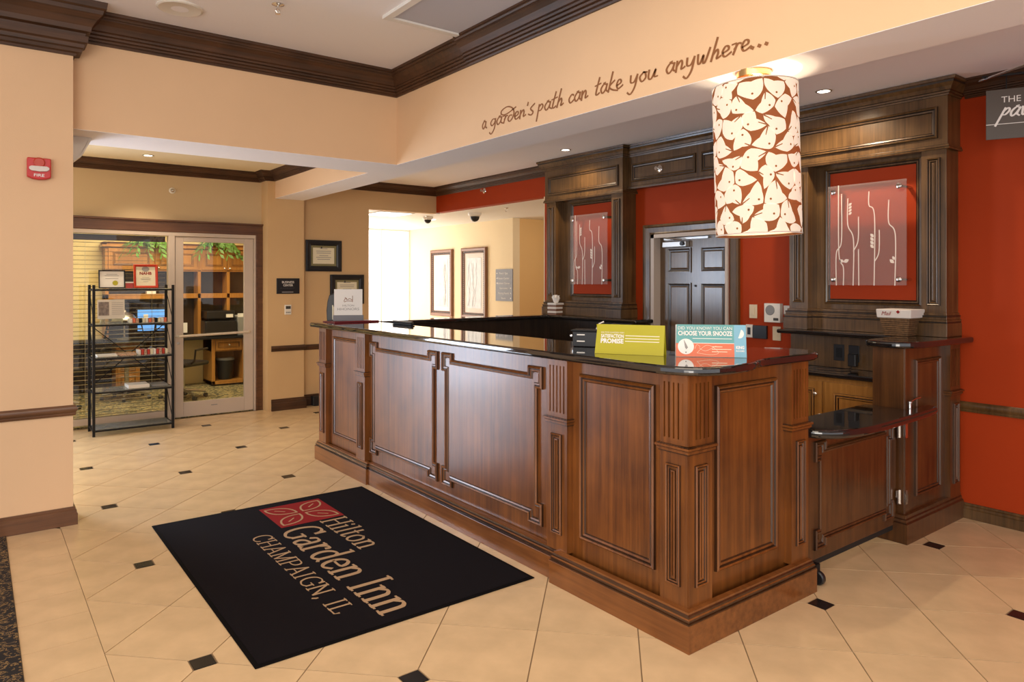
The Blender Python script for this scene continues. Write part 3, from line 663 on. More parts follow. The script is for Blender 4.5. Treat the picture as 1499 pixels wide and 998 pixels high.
for k, (x0, x1, h, m_, lb) in enumerate(((1.00, 1.20, .016, 'paper', 'white magazine lying at the left of the middle shelf'), (1.18, 1.36, .02, 'books', 'brown magazine lying in the middle of the middle shelf'))):
    single(MB().box(x0, x1, 8.30, 8.50, z3, z3 + h), 'magazine', m_, lb, 'magazine', ((x0 + x1) / 2, 8.4, z3), bevel=.003)
z4 = SH[3] + .0075
single(MB().box(1.28, 1.48, 8.28, 8.52, z4, z4 + .035), 'magazine', 'paper', 'thick white catalogue lying on the fourth shelf', 'magazine', (1.38, 8.4, z4), bevel=.003)
single(MB().box(1.50, 1.66, 8.30, 8.50, z4, z4 + .022), 'magazine', 'greyplastic', 'grey magazine lying at the right of the fourth shelf', 'magazine', (1.58, 8.4, z4), bevel=.003)

# ------------------------------------------------------------------ things on the passage walls
FC = 8.575
bs = thing('door_sign', 'black BUSINESS CENTER sign on the column', 'sign', (3.065, FC, 1.42)); 
MB().box(2.925, 3.21, FC - .012, FC - .001, 1.42, 1.61).build('plate', 'black', bs, bevel=.003)
text('BUSINESS', bs, (3.065, FC - .0122, 1.55), (1, 0, 0), (0, 0, 1), .026, 'paper', width=.15, off=.012)
text('CENTER', bs, (3.065, FC - .0122, 1.512), (1, 0, 0), (0, 0, 1), .026, 'paper', width=.12, off=.012)
mb = MB()
for k in range(14): mb.lathe([(.002, 0), (.002, .002)], (2.975 + k * .013, FC - .012, 1.487 + .004 * (k % 2)), 6, axis='y')
mb.build('braille', 'greyink', bs); MB().box(2.99, 3.13, FC - .0135, FC - .012, 1.436, 1.446).build('small_print', 'greyink', bs)
th = thing('thermostat', 'white thermostat with dark display under the BUSINESS CENTER sign', 'thermostat', (3.062, FC, 1.165))
MB().box(3.022, 3.102, FC - .025, FC - .001, 1.165, 1.285).build('housing', 'whiteplastic', th, bevel=.005); MB().box(3.032, 3.092, FC - .028, FC - .025, 1.235, 1.27).build('display', 'ink', th)
mb = MB()
for k in range(3): mb.box(3.035 + k * .02, 3.049 + k * .02, FC - .028, FC - .025, 1.185, 1.20)
mb.build('buttons', 'greyplastic', th)
for lab, x0, x1, z0, z1 in (('black framed certificate hanging above on the rear wall', 3.335, 3.815, 1.70, 2.10), ('black framed certificate hanging lower, behind the white card', 3.66, 4.13, 1.275, 1.66)):
    t = frame_thing('framed_certificate', lab, 'certificate', ((x0 + x1) / 2, 8.698, z0), x1 - x0, z1 - z0, .07, 'black', None, mount='olive', mw=.028, fillmat='cream', group=None)
    hh = z1 - z0
    for k, (f, w_) in enumerate(((.72, .10), (.64, .2), (.58, .19), (.50, .12), (.44, .2), (.38, .17))): MB().box(-w_ / 2, w_ / 2, -.007, -.0055, hh * f, hh * f + .007).build('printed_line', 'greyink', t, local=True)
    MB().lathe([(.012, 0), (.012, .001)], (-.03, -.0065, hh * .765), 8, axis='y').build('crest', 'ink', t, local=True)
# outlet in dark skirting
single(MB().box(3.40, 3.52, 8.60, 8.69, .0, .12), 'floor_box', 'black', 'black box on the floor by the rear wall behind the desk end', 'box', (3.46, 8.64, 0), bevel=.004)
em = thing('emergency_light', 'white emergency light unit sticking out by the left wall corner', 'lamp', (.52, 5.80, 2.44))
Rz = Matrix.Rotation(.0, 3, 'Z')
MB().prism([(.515, 2.40), (.545, 2.40), (.60, 2.45), (.66, 2.57), (.66, 2.60), (.515, 2.60)], FY(5.74), -.14, 0).build('housing', 'whiteplastic', em, bevel=.008)
MB().prism([(.55, 2.402), (.60, 2.448), (.655, 2.565), (.645, 2.57), (.595, 2.46), (.547, 2.412)], FY(5.735), -.12, .01).build('lens', 'whiteplastic', em)
MB().box(.50, .516, 5.70, 5.90, 2.36, 2.62).build('back_plate', 'whiteplastic', em)
MB().lathe([(.006, 0), (.006, .002)], (.535, 5.74, 2.415), 10, axis='y').build('test_button', 'ink', em)
em2 = struct(MB().box(.40, .511, 5.62, 6.03, 2.2, 2.58), 'wall_left_return', 'wallpaper')
fa = thing('fire_alarm', 'red FIRE alarm strobe on the left wall', 'alarm', (.32, 5.367, 2.22))
FA = FY(5.366)
MB().prism([(.262, 2.225), (.29, 2.213), (.325, 2.209), (.36, 2.213), (.388, 2.225), (.388, 2.345), (.262, 2.345)], FA, 0, .045).build('housing', 'redplastic', fa, bevel=.006)
MB().lathe([(.032, .0), (.032, .006), (.026, .010)], (.325, 5.367 - .046, 2.315), 20, axis='y').build('horn', 'redlac', fa)
mb = MB().prism([(.272, 2.272), (.285, 2.262), (.325, 2.258), (.365, 2.262), (.378, 2.272), (.378, 2.285), (.365, 2.292), (.285, 2.292), (.272, 2.285)], FA, .045, .062); mb.build('strobe_lens', 'linen', fa, bevel=.003)
text('FIRE', fa, (.325, 5.366 - .0455, 2.228), (1, 0, 0), (0, 0, 1), .017, 'paper', width=.055, off=.02)
dt = thing('motion_detector', 'small chrome detector dome above the glass door', 'detector', (1.805, 8.8, 2.61))
MB().lathe([(.035, 0), (.035, .008), (.024, .014)], (1.805, 8.798, 2.61), 16, axis='y').build('base_ring', 'whiteplastic', dt, smooth=True)
MB().lathe([(.022, .012), (.020, .03), (.008, .042)], (1.805, 8.798, 2.61), 16, axis='y').build('lens', 'chrome', dt, smooth=True)
# script on the beam
GL = {
 'a': (.75, [[(.62, .92), (.32, 1.0), (.05, .5), (.2, .03), (.48, .35), (.66, .95)], [(.66, .95), (.55, .3), (.78, .05)], [(.3, 1.12), (.5, 1.18)]]),
 'g': (.75, [[(.62, .92), (.32, 1.0), (.05, .55), (.2, .12), (.5, .4), (.66, .95)], [(.66, .95), (.5, -.3), (.12, -1.0), (-.12, -.75)]]),
 'r': (.62, [[(.05, .95), (.35, .9), (.12, .0)], [(.2, .45), (.45, .9), (.62, .85)]]),
 'd': (.75, [[(.5, .75), (.22, .8), (.02, .35), (.25, .0), (.6, .5), (.72, 1.1), (.5, 1.75), (-.1, 2.1), (-.75, 1.75), (-.7, 1.25), (-.1, 1.15), (.95, 1.7)]]),
 'e': (.62, [[(.08, .42), (.42, .6), (.45, .9), (.25, 1.0), (.05, .5), (.2, .02), (.62, .3)]]),
 'n': (.75, [[(.12, 1.0), (.0, -.05)], [(.05, .45), (.38, .98), (.48, .7), (.4, .1), (.68, .25)]]),
 "'": (.3, [[(.2, 1.75), (.12, 1.4)]]),
 's': (.6, [[(.6, 1.35), (.15, .85), (.42, .35), (.22, 0), (-.1, .2)]]),
 'p': (.72, [[(.2, 1.0), (-.12, -1.0)], [(.1, .6), (.42, 1.0), (.58, .7), (.35, .25), (.08, .3)]]),
 't': (.55, [[(.48, 1.95), (.12, .35), (.2, .02), (.45, .2)], [(.02, 1.1), (.62, 1.25)]]),
 'h': (.72, [[(.45, 2.1), (.0, -.02)], [(.1, .5), (.42, .95), (.48, .6), (.38, .08), (.66, .25)]]),
 'c': (.6, [[(.55, .85), (.35, 1.0), (.05, .5), (.2, .02), (.58, .3)]]),
 'k': (.75, [[(.45, 2.1), (.0, -.02)], [(.62, 1.1), (.12, .55), (.4, .1), (.9, -.15)]]),
 'y': (.75, [[(.1, 1.0), (.08, .3), (.35, .25), (.62, .95)], [(.62, .95), (.4, -.3), (.05, -1.0), (-.2, -.75)]]),
 'o': (.65, [[(.35, 1.0), (.05, .55), (.2, .02), (.5, .35), (.45, .9), (.3, 1.0), (.62, .9)]]),
 'u': (.75, [[(.12, 1.0), (.06, .2), (.28, .05), (.62, .95), (.5, .2), (.75, .15)]]),
 'w': (1.0, [[(.12, 1.0), (.1, .2), (.25, .1), (.5, .85), (.45, .15), (.6, .1), (.95, 1.35)]]),
 '.': (.42, [[(.1, .05), (.14, .12)]]),
}
wt = thing('wall_lettering', "brown script reading a garden's path can take you anywhere on the beam", 'lettering', (2.91, 3.0, 2.66))
def onbeam(u):
    s_ = (u - 749.5) / FPX; fx, fy = math.sin(YAW) + math.cos(YAW) * s_, math.cos(YAW) - math.sin(YAW) * s_
    return 2.91 * fy / fx
for word, u0, u1 in (('a', 706, 712.5), ("garden's", 718, 783), ('path', 787, 826), ('can', 832.5, 862), ('take', 871, 912), ('you', 922, 963), ('anywhere...', 975, 1131)):
    y0, y1 = onbeam(u0), onbeam(u1); tot = sum(GL[c][0] for c in word); k = (y0 - y1) / tot; x = 0; hx = .050
    mb = MB()
    for c in word:
        adv, strokes = GL[c]
        for st in strokes:
            pts = [(x * k + px * k * (1 if c != '.' else .6), 2.663 + py * hx) for px, py in st]
            wdt = (lambda u, d: .0072 + .0065 * abs(d.y)) if c != '.' else (lambda u, d: .02)
            ribbon(mb, pts, wdt, (lambda a, b, d, y0=y0: (2.9085 - d, y0 - a, b)), 0, 0, smooth=5)
        x += adv
    mb.build('lettering', 'script', wt)

def soften(pts, it=2):
    for _ in range(it):
        out = []; n = len(pts)
        for i in range(n):
            a, b, c = Vector(pts[i - 1]), Vector(pts[i]), Vector(pts[(i + 1) % n]); u, v = (b - a), (c - b)
            if u.angle(v) > math.radians(60): out.append(tuple(b)); continue
            ku = min(.25, .06 / u.length); kv = min(.25, .06 / v.length)
            out += [tuple(b - u * ku), tuple(b + v * kv)]
        pts = out
    return pts
# ------------------------------------------------------------------ reception desk
dk = thing('reception_desk', 'cherry wood reception desk with fluted pilasters and framed panels', 'desk', (2.6, 4.0, 0))
DW = ['deskwood', 'glaze']
body = MB().prism([(2.472, 1.992), (3.38, 1.992), (3.38, 2.30), (2.86, 2.30), (2.86, 6.02), (2.472, 6.02)], FZ, 0, 1.165)
body.build('carcass', 'deskwood', dk, bevel=.002)
# back leg of the U
MB().box(2.86, 5.24, 5.93, 6.07, 0, 1.165).box(5.04, 5.24, 4.72, 5.93, 0, 1.165).build('return_leg', 'cabglaze', dk)  # near-black tone carries the shadow of the desk interior
PH, BH = .118, .165
def plinth(path, name='plinth'):
    MB().sweep(path, [(0, 0), (.022, 0), (.022, PH), (0, PH)], FZ, closed=False).build(name, 'deskwood_h', dk, bevel=.0015)
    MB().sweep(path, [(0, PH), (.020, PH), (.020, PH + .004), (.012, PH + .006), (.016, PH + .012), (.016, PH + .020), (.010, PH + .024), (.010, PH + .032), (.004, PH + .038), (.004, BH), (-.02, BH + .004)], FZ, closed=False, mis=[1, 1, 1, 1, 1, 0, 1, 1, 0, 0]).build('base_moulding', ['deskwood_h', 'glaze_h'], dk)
XP = 2.428; 
plinth([(2.46, 6.04), (2.428, 6.04), (2.428, 5.047)][::1][::-1]) if False else None
plinth([(2.45, 5.047), (2.428, 5.047), (2.428, 6.035), (2.50, 6.035)])
plinth([(2.445, 2.80), (2.445, 5.045)])
plinth([(3.375, 2.30), (3.375, 1.935), (2.411, 1.935), (2.411, 2.80), (2.445, 2.80)])
def pilaster(F, a0, a1, par, zt_=1.165, woods=('deskwood', 'glaze'), dep=.042, zl=.83, z0=BH, flute_top=1.13, cap=(1, 1)):
    wd = a1 - a0
    mb = MB().fbox(F, a0, a1, zl, zt_, 0, dep - .012)         # upper block, fluted
    n = 5; m0 = wd * .13; fw = (wd - 2 * m0) / (2 * n - 1) * .72; pitch = (wd - 2 * m0 - fw) / (n - 1)
    xs = [a0 + m0 + i * pitch for i in range(n)]
    edges = [a0] + [v for x in xs for v in (x, x + fw)] + [a1]
    for i in range(0, len(edges), 2): mb.fbox(F, edges[i], edges[i + 1], zl + .055, flute_top, dep - .012, dep)
    mb.fbox(F, a0, a1, flute_top, zt_, dep - .012, dep).fbox(F, a0, a1, zl, zl + .055, dep - .012, dep)
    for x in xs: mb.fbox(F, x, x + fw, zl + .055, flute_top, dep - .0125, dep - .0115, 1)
    mb.fbox(F, a0, a1, z0, zl, 0, dep)
    p = mb.build('pilaster', list(woods), par)
    pf = [(-.004, 0), (.010, 0), (.013, .008), (.009, .014), (.009, .018), (.016, .024), (.018, .034), (-.004, .036)]
    z1 = zl
    # capital ledge around three faces of the block
    cp_ = MB()
    def ring(o, zz0, zz1, mi): cp_.fbox(F, a0 - o, a1 + o, zz0, zz1, 0, dep + o, mi)
    ring(.006, z1 - .006, z1, 1); ring(.012, z1, z1 + .012, 0); ring(.008, z1 + .012, z1 + .016, 1); ring(.018, z1 + .016, z1 + .026, 0); ring(.010, z1 + .026, z1 + .030, 1)
    cp_.build('capital', list(woods), p)
    i0 = wd * .24
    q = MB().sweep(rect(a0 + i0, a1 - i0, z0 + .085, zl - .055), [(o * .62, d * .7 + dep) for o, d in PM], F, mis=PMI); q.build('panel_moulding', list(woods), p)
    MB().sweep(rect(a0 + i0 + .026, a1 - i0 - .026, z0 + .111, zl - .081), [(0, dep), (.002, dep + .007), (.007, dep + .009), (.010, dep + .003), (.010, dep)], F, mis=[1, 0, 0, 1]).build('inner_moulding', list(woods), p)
    return p
F0 = FX(2.472)
for a0, a1 in ((5.862, 6.015), (5.095, 5.252), (2.726, 2.886), (1.953, 2.105)): pilaster(F0, a0, a1, dk)
F1 = FY(1.992)
pilaster(F1, 2.432, 2.595, dk); pilaster(F1, 3.225, 3.378, dk)
def framed(F, a0, a1, b0, b1, par, ear=None, woods=('deskwood', 'glaze'), fieldmat=None, sc_=1.0):
    path = eared(a0, a1, b0, b1, ear[0], ear[1]) if ear else rect(a0, a1, b0, b1)
    p = MB().fbox(F, a0 + (ear[1] if ear else .01), a1 - (ear[1] if ear else .01), b0 + (ear[1] if ear else .01), b1 - (ear[1] if ear else .01), 0, .003).build('panel', fieldmat or woods[0], par)
    MB().sweep(path, pm(sc_), F, mis=PMI).build('panel_moulding', list(woods), p)
framed(F0, 5.29, 5.78, .25, 1.10, dk)
framed(F0, 4.06, 5.075, .232, 1.105, dk, ear=(.125, .042))
framed(F0, 2.965, 4.005, .232, 1.105, dk, ear=(.125, .042))
framed(F0, 2.165, 2.665, .258, 1.10, dk, sc_=1.15)
framed(F1, 2.665, 3.145, .258, 1.10, dk, sc_=1.15)
# counter top
CT0, CT1 = 1.166, 1.206
plan = [(2.915, 2.36), (2.915, 5.89), (4.985, 5.89), (4.985, 4.62), (5.245, 4.62), (5.245, 6.13), (2.40, 6.13), (2.375, 6.105), (2.375, 2.32), (2.368, 2.15), (2.375, 2.04), (2.40, 1.96), (2.45, 1.90), (2.52, 1.865), (2.62, 1.855),
        (2.74, 1.862), (2.83, 1.885), (2.90, 1.915), (2.97, 1.930), (3.10, 1.930), (3.36, 1.925), (3.45, 1.935), (3.53, 1.985), (3.57, 2.07), (3.56, 2.18), (3.50, 2.27), (3.40, 2.34), (3.25, 2.36)]
single(MB().prism(soften(plan), FZ, CT0, CT1), 'granite_countertop', 'granite', 'polished black granite top running around the reception desk', 'countertop', (2.6, 4.0, CT0), bevel=.016, seg=4)

# ------------------------------------------------------------------ gate with drop flap, pedestal, back counter
gt = thing('counter_gate', 'wooden staff gate panel hinged under the low granite flap', 'gate', (3.9, 2.0, 0))
FG = FY(2.005)
MB().fbox(FG, 3.425, 4.455, .10, .758, -.03, 0).fbox(FG, 3.425, 3.475, .10, .758, 0, .012).build('gate_panel', 'pedwood', gt, bevel=.002)
q = MB().fbox(FG, 3.57, 4.36, .20, .69, 0, .003).build('panel', 'pedwood', gt)
MB().sweep(eared(3.525, 4.40, .15, .725, .11, .04), pm(.9), FG, mis=PMI).build('panel_moulding', ['pedwood', 'glaze'], gt)
MB().box(3.50, 4.44, 2.008, 2.032, .070, .101).build('gap_shade_strip', 'dark', gt)  # dark strip painting the shaded floor gap under the gate
for z0 in (.225, .625):
    h_ = MB().box(4.43, 4.455, 1.985, 1.994, z0, z0 + .085); h_.tube([(4.462, 1.985, z0), (4.462, 1.985, z0 + .085)], .008, 10); h_.box(4.468, 4.50, 1.955, 1.962, z0, z0 + .085); h_.build('hinge', 'chrome', gt)
cs = MB().lathe([(.014, -.016), (.030, -.016), (.036, -.010), (.036, .010), (.030, .016), (.014, .016)], (3.482, 1.955, .036), 20, axis='x').build('caster', 'black', gt, smooth=True)
MB().box(3.46, 3.50, 1.955, 2.005, .06, .105).build('caster_bracket', 'blackmetal', gt)
fplan = [(3.52, 2.20), (3.45, 2.12), (3.432, 2.05), (3.44, 1.98), (3.475, 1.92), (3.53, 1.875), (3.61, 1.845), (3.72, 1.825), (3.85, 1.82), (4.30, 1.835), (4.50, 1.845), (4.70, 1.86), (4.74, 1.90), (4.74, 1.945), (4.465, 1.948), (4.46, 2.20)]
single(MB().prism(soften(fplan), FZ, .757, .803), 'granite_flap', 'granite', 'low black granite flap with rounded corner over the staff gate', 'countertop', (3.9, 2.0, .757), bevel=.018, seg=4)
lt = thing('flap_latch', 'small chrome latch on the pedestal corner above the low flap', 'latch', (4.50, 1.95, .84))
MB().lathe([(.010, 0), (.010, .035), (.014, .037), (.014, .045), (.006, .05)], (4.50, 1.945, .801), 12).build('peg', 'chrome', lt, smooth=True)
MB().tube([(4.50, 1.945, .84), (4.56, 1.94, .855), (4.62, 1.935, .86)], .005, 8).build('arm', 'chrome', lt, smooth=True)
pd = thing('counter_pedestal', 'dark wooden pedestal carrying the right end of the granite counter', 'cabinet', (4.9, 2.06, 0))
CW = ('cabwood', 'cabglaze')
MB().box(4.474, 5.245, 1.965, 2.155, 0, 1.165).build('carcass', 'pedwood', pd, bevel=.002)
FP = FY(1.965)
MB().fbox(FP, 4.474, 4.535, BH, 1.165, 0, .006).build('corner_stile', 'pedwood', pd, bevel=.001)
framed(FP, 4.60, 4.96, .25, 1.09, pd, woods=('pedwood', 'glaze'))
p_ = pilaster(FP, 5.045, 5.20, pd, dep=.035, woods=('pedwood', 'glaze'))
for nm, pr_, mts, mi_ in (('plinth', [(0, 0), (.030, 0), (.030, PH), (0, PH)], ['pedwood'], None), ('base_moulding', [(0, PH), (.028, PH), (.020, PH + .008), (.020, PH + .022), (.012, PH + .028), (.012, BH), (-.01, BH + .003)], ['pedwood', 'glaze'], [1, 1, 0, 1, 0, 0])):
    MB().sweep([(5.245, 1.955), (4.45, 1.955), (4.45, 2.155)][::-1][::-1], [(-o, z_) for o, z_ in pr_][::1], FZ, closed=False, mis=mi_).build(nm, mts, pd) if False else MB().sweep([(5.245, 1.955), (4.45, 1.955), (4.45, 2.155)][::-1], pr_ if False else [(-o, z_) for o, z_ in pr_], FZ, closed=False, mis=mi_).build(nm, mts, pd)
pplan = [(5.25, 1.865), (4.62, 1.885), (4.50, 1.91), (4.43, 1.96), (4.405, 2.04), (4.41, 2.14), (4.46, 2.20), (4.60, 2.215), (4.90, 2.215), (5.25, 2.215)]
single(MB().prism(soften(pplan), FZ, CT0, CT1), 'granite_slab', 'granite', 'rounded black granite slab on the right pedestal, under the mail basket', 'countertop', (4.9, 2.05, CT0), bevel=.014, seg=4)
single(MB().prism([(5.25, 2.22), (4.93, 2.22), (4.915, 2.25), (4.90, 3.07), (4.91, 3.095), (4.93, 3.10), (5.25, 3.10)], FZ, 1.176, CT1), 'granite_ledge', 'granite', 'narrow black granite ledge under the right niche cabinet', 'countertop', (5.1, 2.65, 1.176), bevel=.010, seg=3)
sb = single(MB().box(5.10, 5.245, 2.20, 3.09, .932, 1.175), 'backsplash_panel', 'cabwood', 'brown wooden back panel with black outlets under the granite ledge', 'panel', (5.17, 2.65, .932))
for y0, plug in ((2.70, 0), (2.588, 1)):
    t = thing('power_outlet', 'black wall outlet with a black power adapter plugged in' if plug else 'plain black wall outlet left of the plugged adapter', 'outlet', (5.10, y0, 1.0), group='black outlets on the backsplash')
    MB().box(5.094, 5.0995, y0 - .04, y0 + .04, .985, 1.105).build('plate', 'black', t, bevel=.002)
    if plug:
        MB().box(5.05, 5.094, y0 - .035, y0 + .025, .955, 1.045).build('adapter', 'black', t, bevel=.006)
        MB().tube([(5.06, y0, .955), (5.05, y0, .938), (4.98, y0 + .05, .940), (4.95, y0 + .20, .940), (5.0, y0 + .32, .940)], .003, 6).build('cord', 'black', t)
    else: MB().box(5.091, 5.0945, y0 - .02, y0 + .02, 1.01, 1.08).build('socket', 'blackmetal', t)
single(MB().box(4.77, 5.245, 2.17, 3.75, .895, .93), 'granite_worktop', 'granite', 'lower black granite worktop behind the gate', 'countertop', (5.0, 2.9, .895), bevel=.010, seg=3)
bc = thing('base_cabinet', 'honey maple base cabinet with knob behind the gate', 'cabinet', (5.0, 2.9, 0))
MB().box(4.82, 5.245, 2.17, 3.74, .0, .892).build('carcass', 'maple', bc)
FB = FX(4.82)
for a0, a1, kn in ((2.67, 3.1, (2.71, .77)), (3.12, 3.6, None)): panel_door('cabinet_door', bc, FB, a0, a1, .12, .86, 'maple', 'glaze', kn)
panel_door('cabinet_door', bc, FB, 2.20, 2.65, .12, .86, 'maple', 'glaze', None, inset=.07)
# mail basket
mk = thing('mail_basket', 'dark wicker basket with a white Mail lined rim on the granite', 'basket', (4.97, 2.21, CT1 + .001), (0, 0, 0)); 
def frust(mb, x0, x1, y0, y1, z0, z1, g, mi=0):
    v = [(x0, y0, z0), (x1, y0, z0), (x1, y1, z0), (x0, y1, z0), (x0 - g, y0 - g, z1), (x1 + g, y0 - g, z1), (x1 + g, y1 + g, z1), (x0 - g, y1 + g, z1)]
    return mb.add(v, [(0, 3, 2, 1), (4, 5, 6, 7), (0, 1, 5, 4), (1, 2, 6, 5), (2, 3, 7, 6), (3, 0, 4, 7)], mi)
mb = MB(); zb = CT1 + .001
for i in range(9):
    g0 = i * .0022; z_ = zb + i * .0135
    frust(mb, 4.90 - g0, 5.035 + g0, 2.13 - g0, 2.285 + g0, z_, z_ + .0125, .002)
mb.build('woven_body', 'wicker', mk, bevel=.003)
mb = MB(); frust(mb, 4.868, 5.067, 2.098, 2.317, zb + .120, zb + .178, .005); mb.build('cloth_liner', 'linen', mk, bevel=.006)
text('Mail', mk, (4.863, 2.25, zb + .138), (0, -1, 0), (0, 0, 1), .026, 'matred', shear=.3, thick=.003)
MB().prism([(2.175, zb + .150), (2.187, zb + .162), (2.175, zb + .174), (2.163, zb + .162)], FX(4.862), 0, .003).build('emblem', 'matred', mk)
text('Only', mk, (5.03, 2.048, zb + .118), (1, 0, 0), (0, 0, 1), .020, 'greyink', shear=.3, thick=.003) if False else None

# ------------------------------------------------------------------ niche cabinets on the red wall
def niche_unit(y0, y1, label, red_y, group):
    t = thing('niche_cabinet', label, 'cabinet', (5.16, (y0 + y1) / 2, CT1), group=group); XF = 5.07; z0 = CT1 + .001
    for a0, a1 in ((y0, y0 + .155), (y1 - .155, y1)):
        c = MB().box(XF, 5.258, a0, a1, 1.36, 2.45).build('pilaster', 'cabwood', t, bevel=.002)
        MB().sweep(rect(a0 + .035, a1 - .035, 1.41, 2.39), [(o * .8, d * .9) for o, d in PM], FX(XF), mis=PMI).build('panel_moulding', list(CW), c)
        MB().sweep(rect(a0 + .068, a1 - .068, 1.443, 2.357), [(0, 0), (.002, .008), (.008, .009), (.0095, 0)], FX(XF)).build('inner_moulding', 'cabwood', c)
    # niche frame and red back
    MB().box(5.20, 5.258, y0 + .155, y1 - .155, 1.36, 2.45).build('niche_back', 'cabwood', t)
    ry0, ry1, rz0, rz1 = red_y[0], red_y[1], 1.44, 2.387
    MB().box(5.196, 5.2, ry0 - .02, ry1 + .02, rz0 - .02, rz1 + .02).build('red_field', 'red', t)
    MB().sweep(rect(ry0 - .04, ry1 + .04, rz0 - .04, rz1 + .04), [(0, 0), (0, .016), (.012, .020), (.022, .014), (.030, .014), (.040, .004), (.040, 0)], FX(5.2), mis=[1, 0, 1, 0, 1, 1]).build('niche_frame', list(CW), t)
    # base courses
    mb = MB()
    for (o, za, zb_) in ((.05, z0, 1.295), (.040, 1.295, 1.305), (.045, 1.305, 1.318), (.030, 1.318, 1.335), (.034, 1.335, 1.345), (.016, 1.345, 1.362)):
        mi = 1 if zb_ - za < .012 else 0
        for a0, a1 in ((y0, y0 + .155), (y1 - .155, y1)): mb.box(XF - o, 5.258, a0 - o * .45, a1 + o * .45, za, zb_, mi)
        mb.box(XF + .085 - o, 5.258, y0 + .155, y1 - .155, za, zb_, mi)
    mb.build('base_courses', list(CW), t, bevel=.002)
    # entablature
    e = MB().box(XF - .012, 5.258, y0 - .012, y1 + .012, 2.45, 2.83); e.build('entablature', 'cabwood', t, bevel=.002)
    MB().sweep(rect(y0 + .045, y1 - .045, 2.515, 2.725), [(o * 1.1, d) for o, d in PM], FX(XF - .012), mis=PMI).build('panel_moulding', list(CW), t)
    pth = [(5.258, y0 - .012), (XF - .012, y0 - .012), (XF - .012, y1 + .012), (5.258, y1 + .012)]
    def outw(prof): return [(o, z_) for o, z_ in prof]
    MB().sweep(pth, outw([(0, 2.44), (.012, 2.44), (.016, 2.45), (.010, 2.456), (.010, 2.468), (0, 2.472)]), FZ, closed=False, mis=[1, 0, 1, 0, 1]).build('architrave_bead', list(CW), t)
    MB().sweep(pth, outw([(0, 2.79), (.010, 2.79), (.012, 2.80), (.020, 2.803), (.022, 2.815), (.030, 2.818), (.040, 2.84), (.056, 2.862), (.060, 2.875), (.068, 2.878), (.072, 2.896), (0, 2.896)]), FZ, closed=False, mis=[1, 0, 1, 0, 1, 0, 0, 1, 0, 0, 0]).build('crown', list(CW), t)
    return t
niche_unit(1.963, 3.085, 'dark walnut niche cabinet at right, above the mail basket', (2.204, 2.82), 'niche cabinets on the red wall')
niche_unit(4.868, 6.03, 'dark walnut niche cabinet left of the office door', (5.142, 5.722), 'niche cabinets on the red wall')
br = thing('overdoor_frieze', 'dark walnut panelled frieze bridging the two niche cabinets over the door', 'cabinet', (5.2, 3.98, 2.49))
MB().box(5.13, 5.258, 3.10, 4.855, 2.485, 2.83).build('frieze_board', 'cabwood', br)
for a0, a1 in ((4.03, 4.80), (3.15, 3.97)):
    MB().sweep(rect(a0, a1, 2.54, 2.72), [(o * 1.1, d) for o, d in PM], FX(5.13), mis=PMI).build('panel_moulding', list(CW), br)
MB().sweep([(5.13, 3.10), (5.13, 4.855)], [(0, 2.79), (.010, 2.79), (.012, 2.80), (.020, 2.803), (.022, 2.815), (.030, 2.818), (.040, 2.84), (.056, 2.862), (.060, 2.875), (.068, 2.878), (.072, 2.896), (0, 2.896)], FZ, closed=False, mis=[1, 0, 1, 0, 1, 0, 0, 1, 0, 0, 0]).build('crown', list(CW), br)
MB().sweep([(5.258, 3.10), (5.13, 3.10), (5.13, 4.855), (5.258, 4.855)], [(0, 2.475), (.012, 2.475), (.016, 2.487), (.008, 2.49), (.008, 2.50), (0, 2.505)], FZ, closed=False, mis=[1, 0, 1, 0, 1]).build('bottom_bead', list(CW), br)
def side_sprinkler(x, y, z, label):
    t = thing('sprinkler', label, 'sprinkler', (x, y, z))
    MB().lathe([(.035, 0), (.035, .004), (.018, .012)], (x, y, z), 18, axis='x').build('escutcheon', 'chrome', t, smooth=True)
    MB().lathe([(.012, .01), (.012, .03), (.006, .035), (.006, .05), (.018, .052), (.018, .055)], (x, y, z), 14, axis='x').build('head', 'chrome', t, smooth=True)
side_sprinkler(5.129, 4.45, 2.63, 'chrome sidewall sprinkler on the panelled frieze over the door')
side_sprinkler(5.258, 7.50, 2.745, 'chrome sidewall sprinkler on the red header, under the crown')
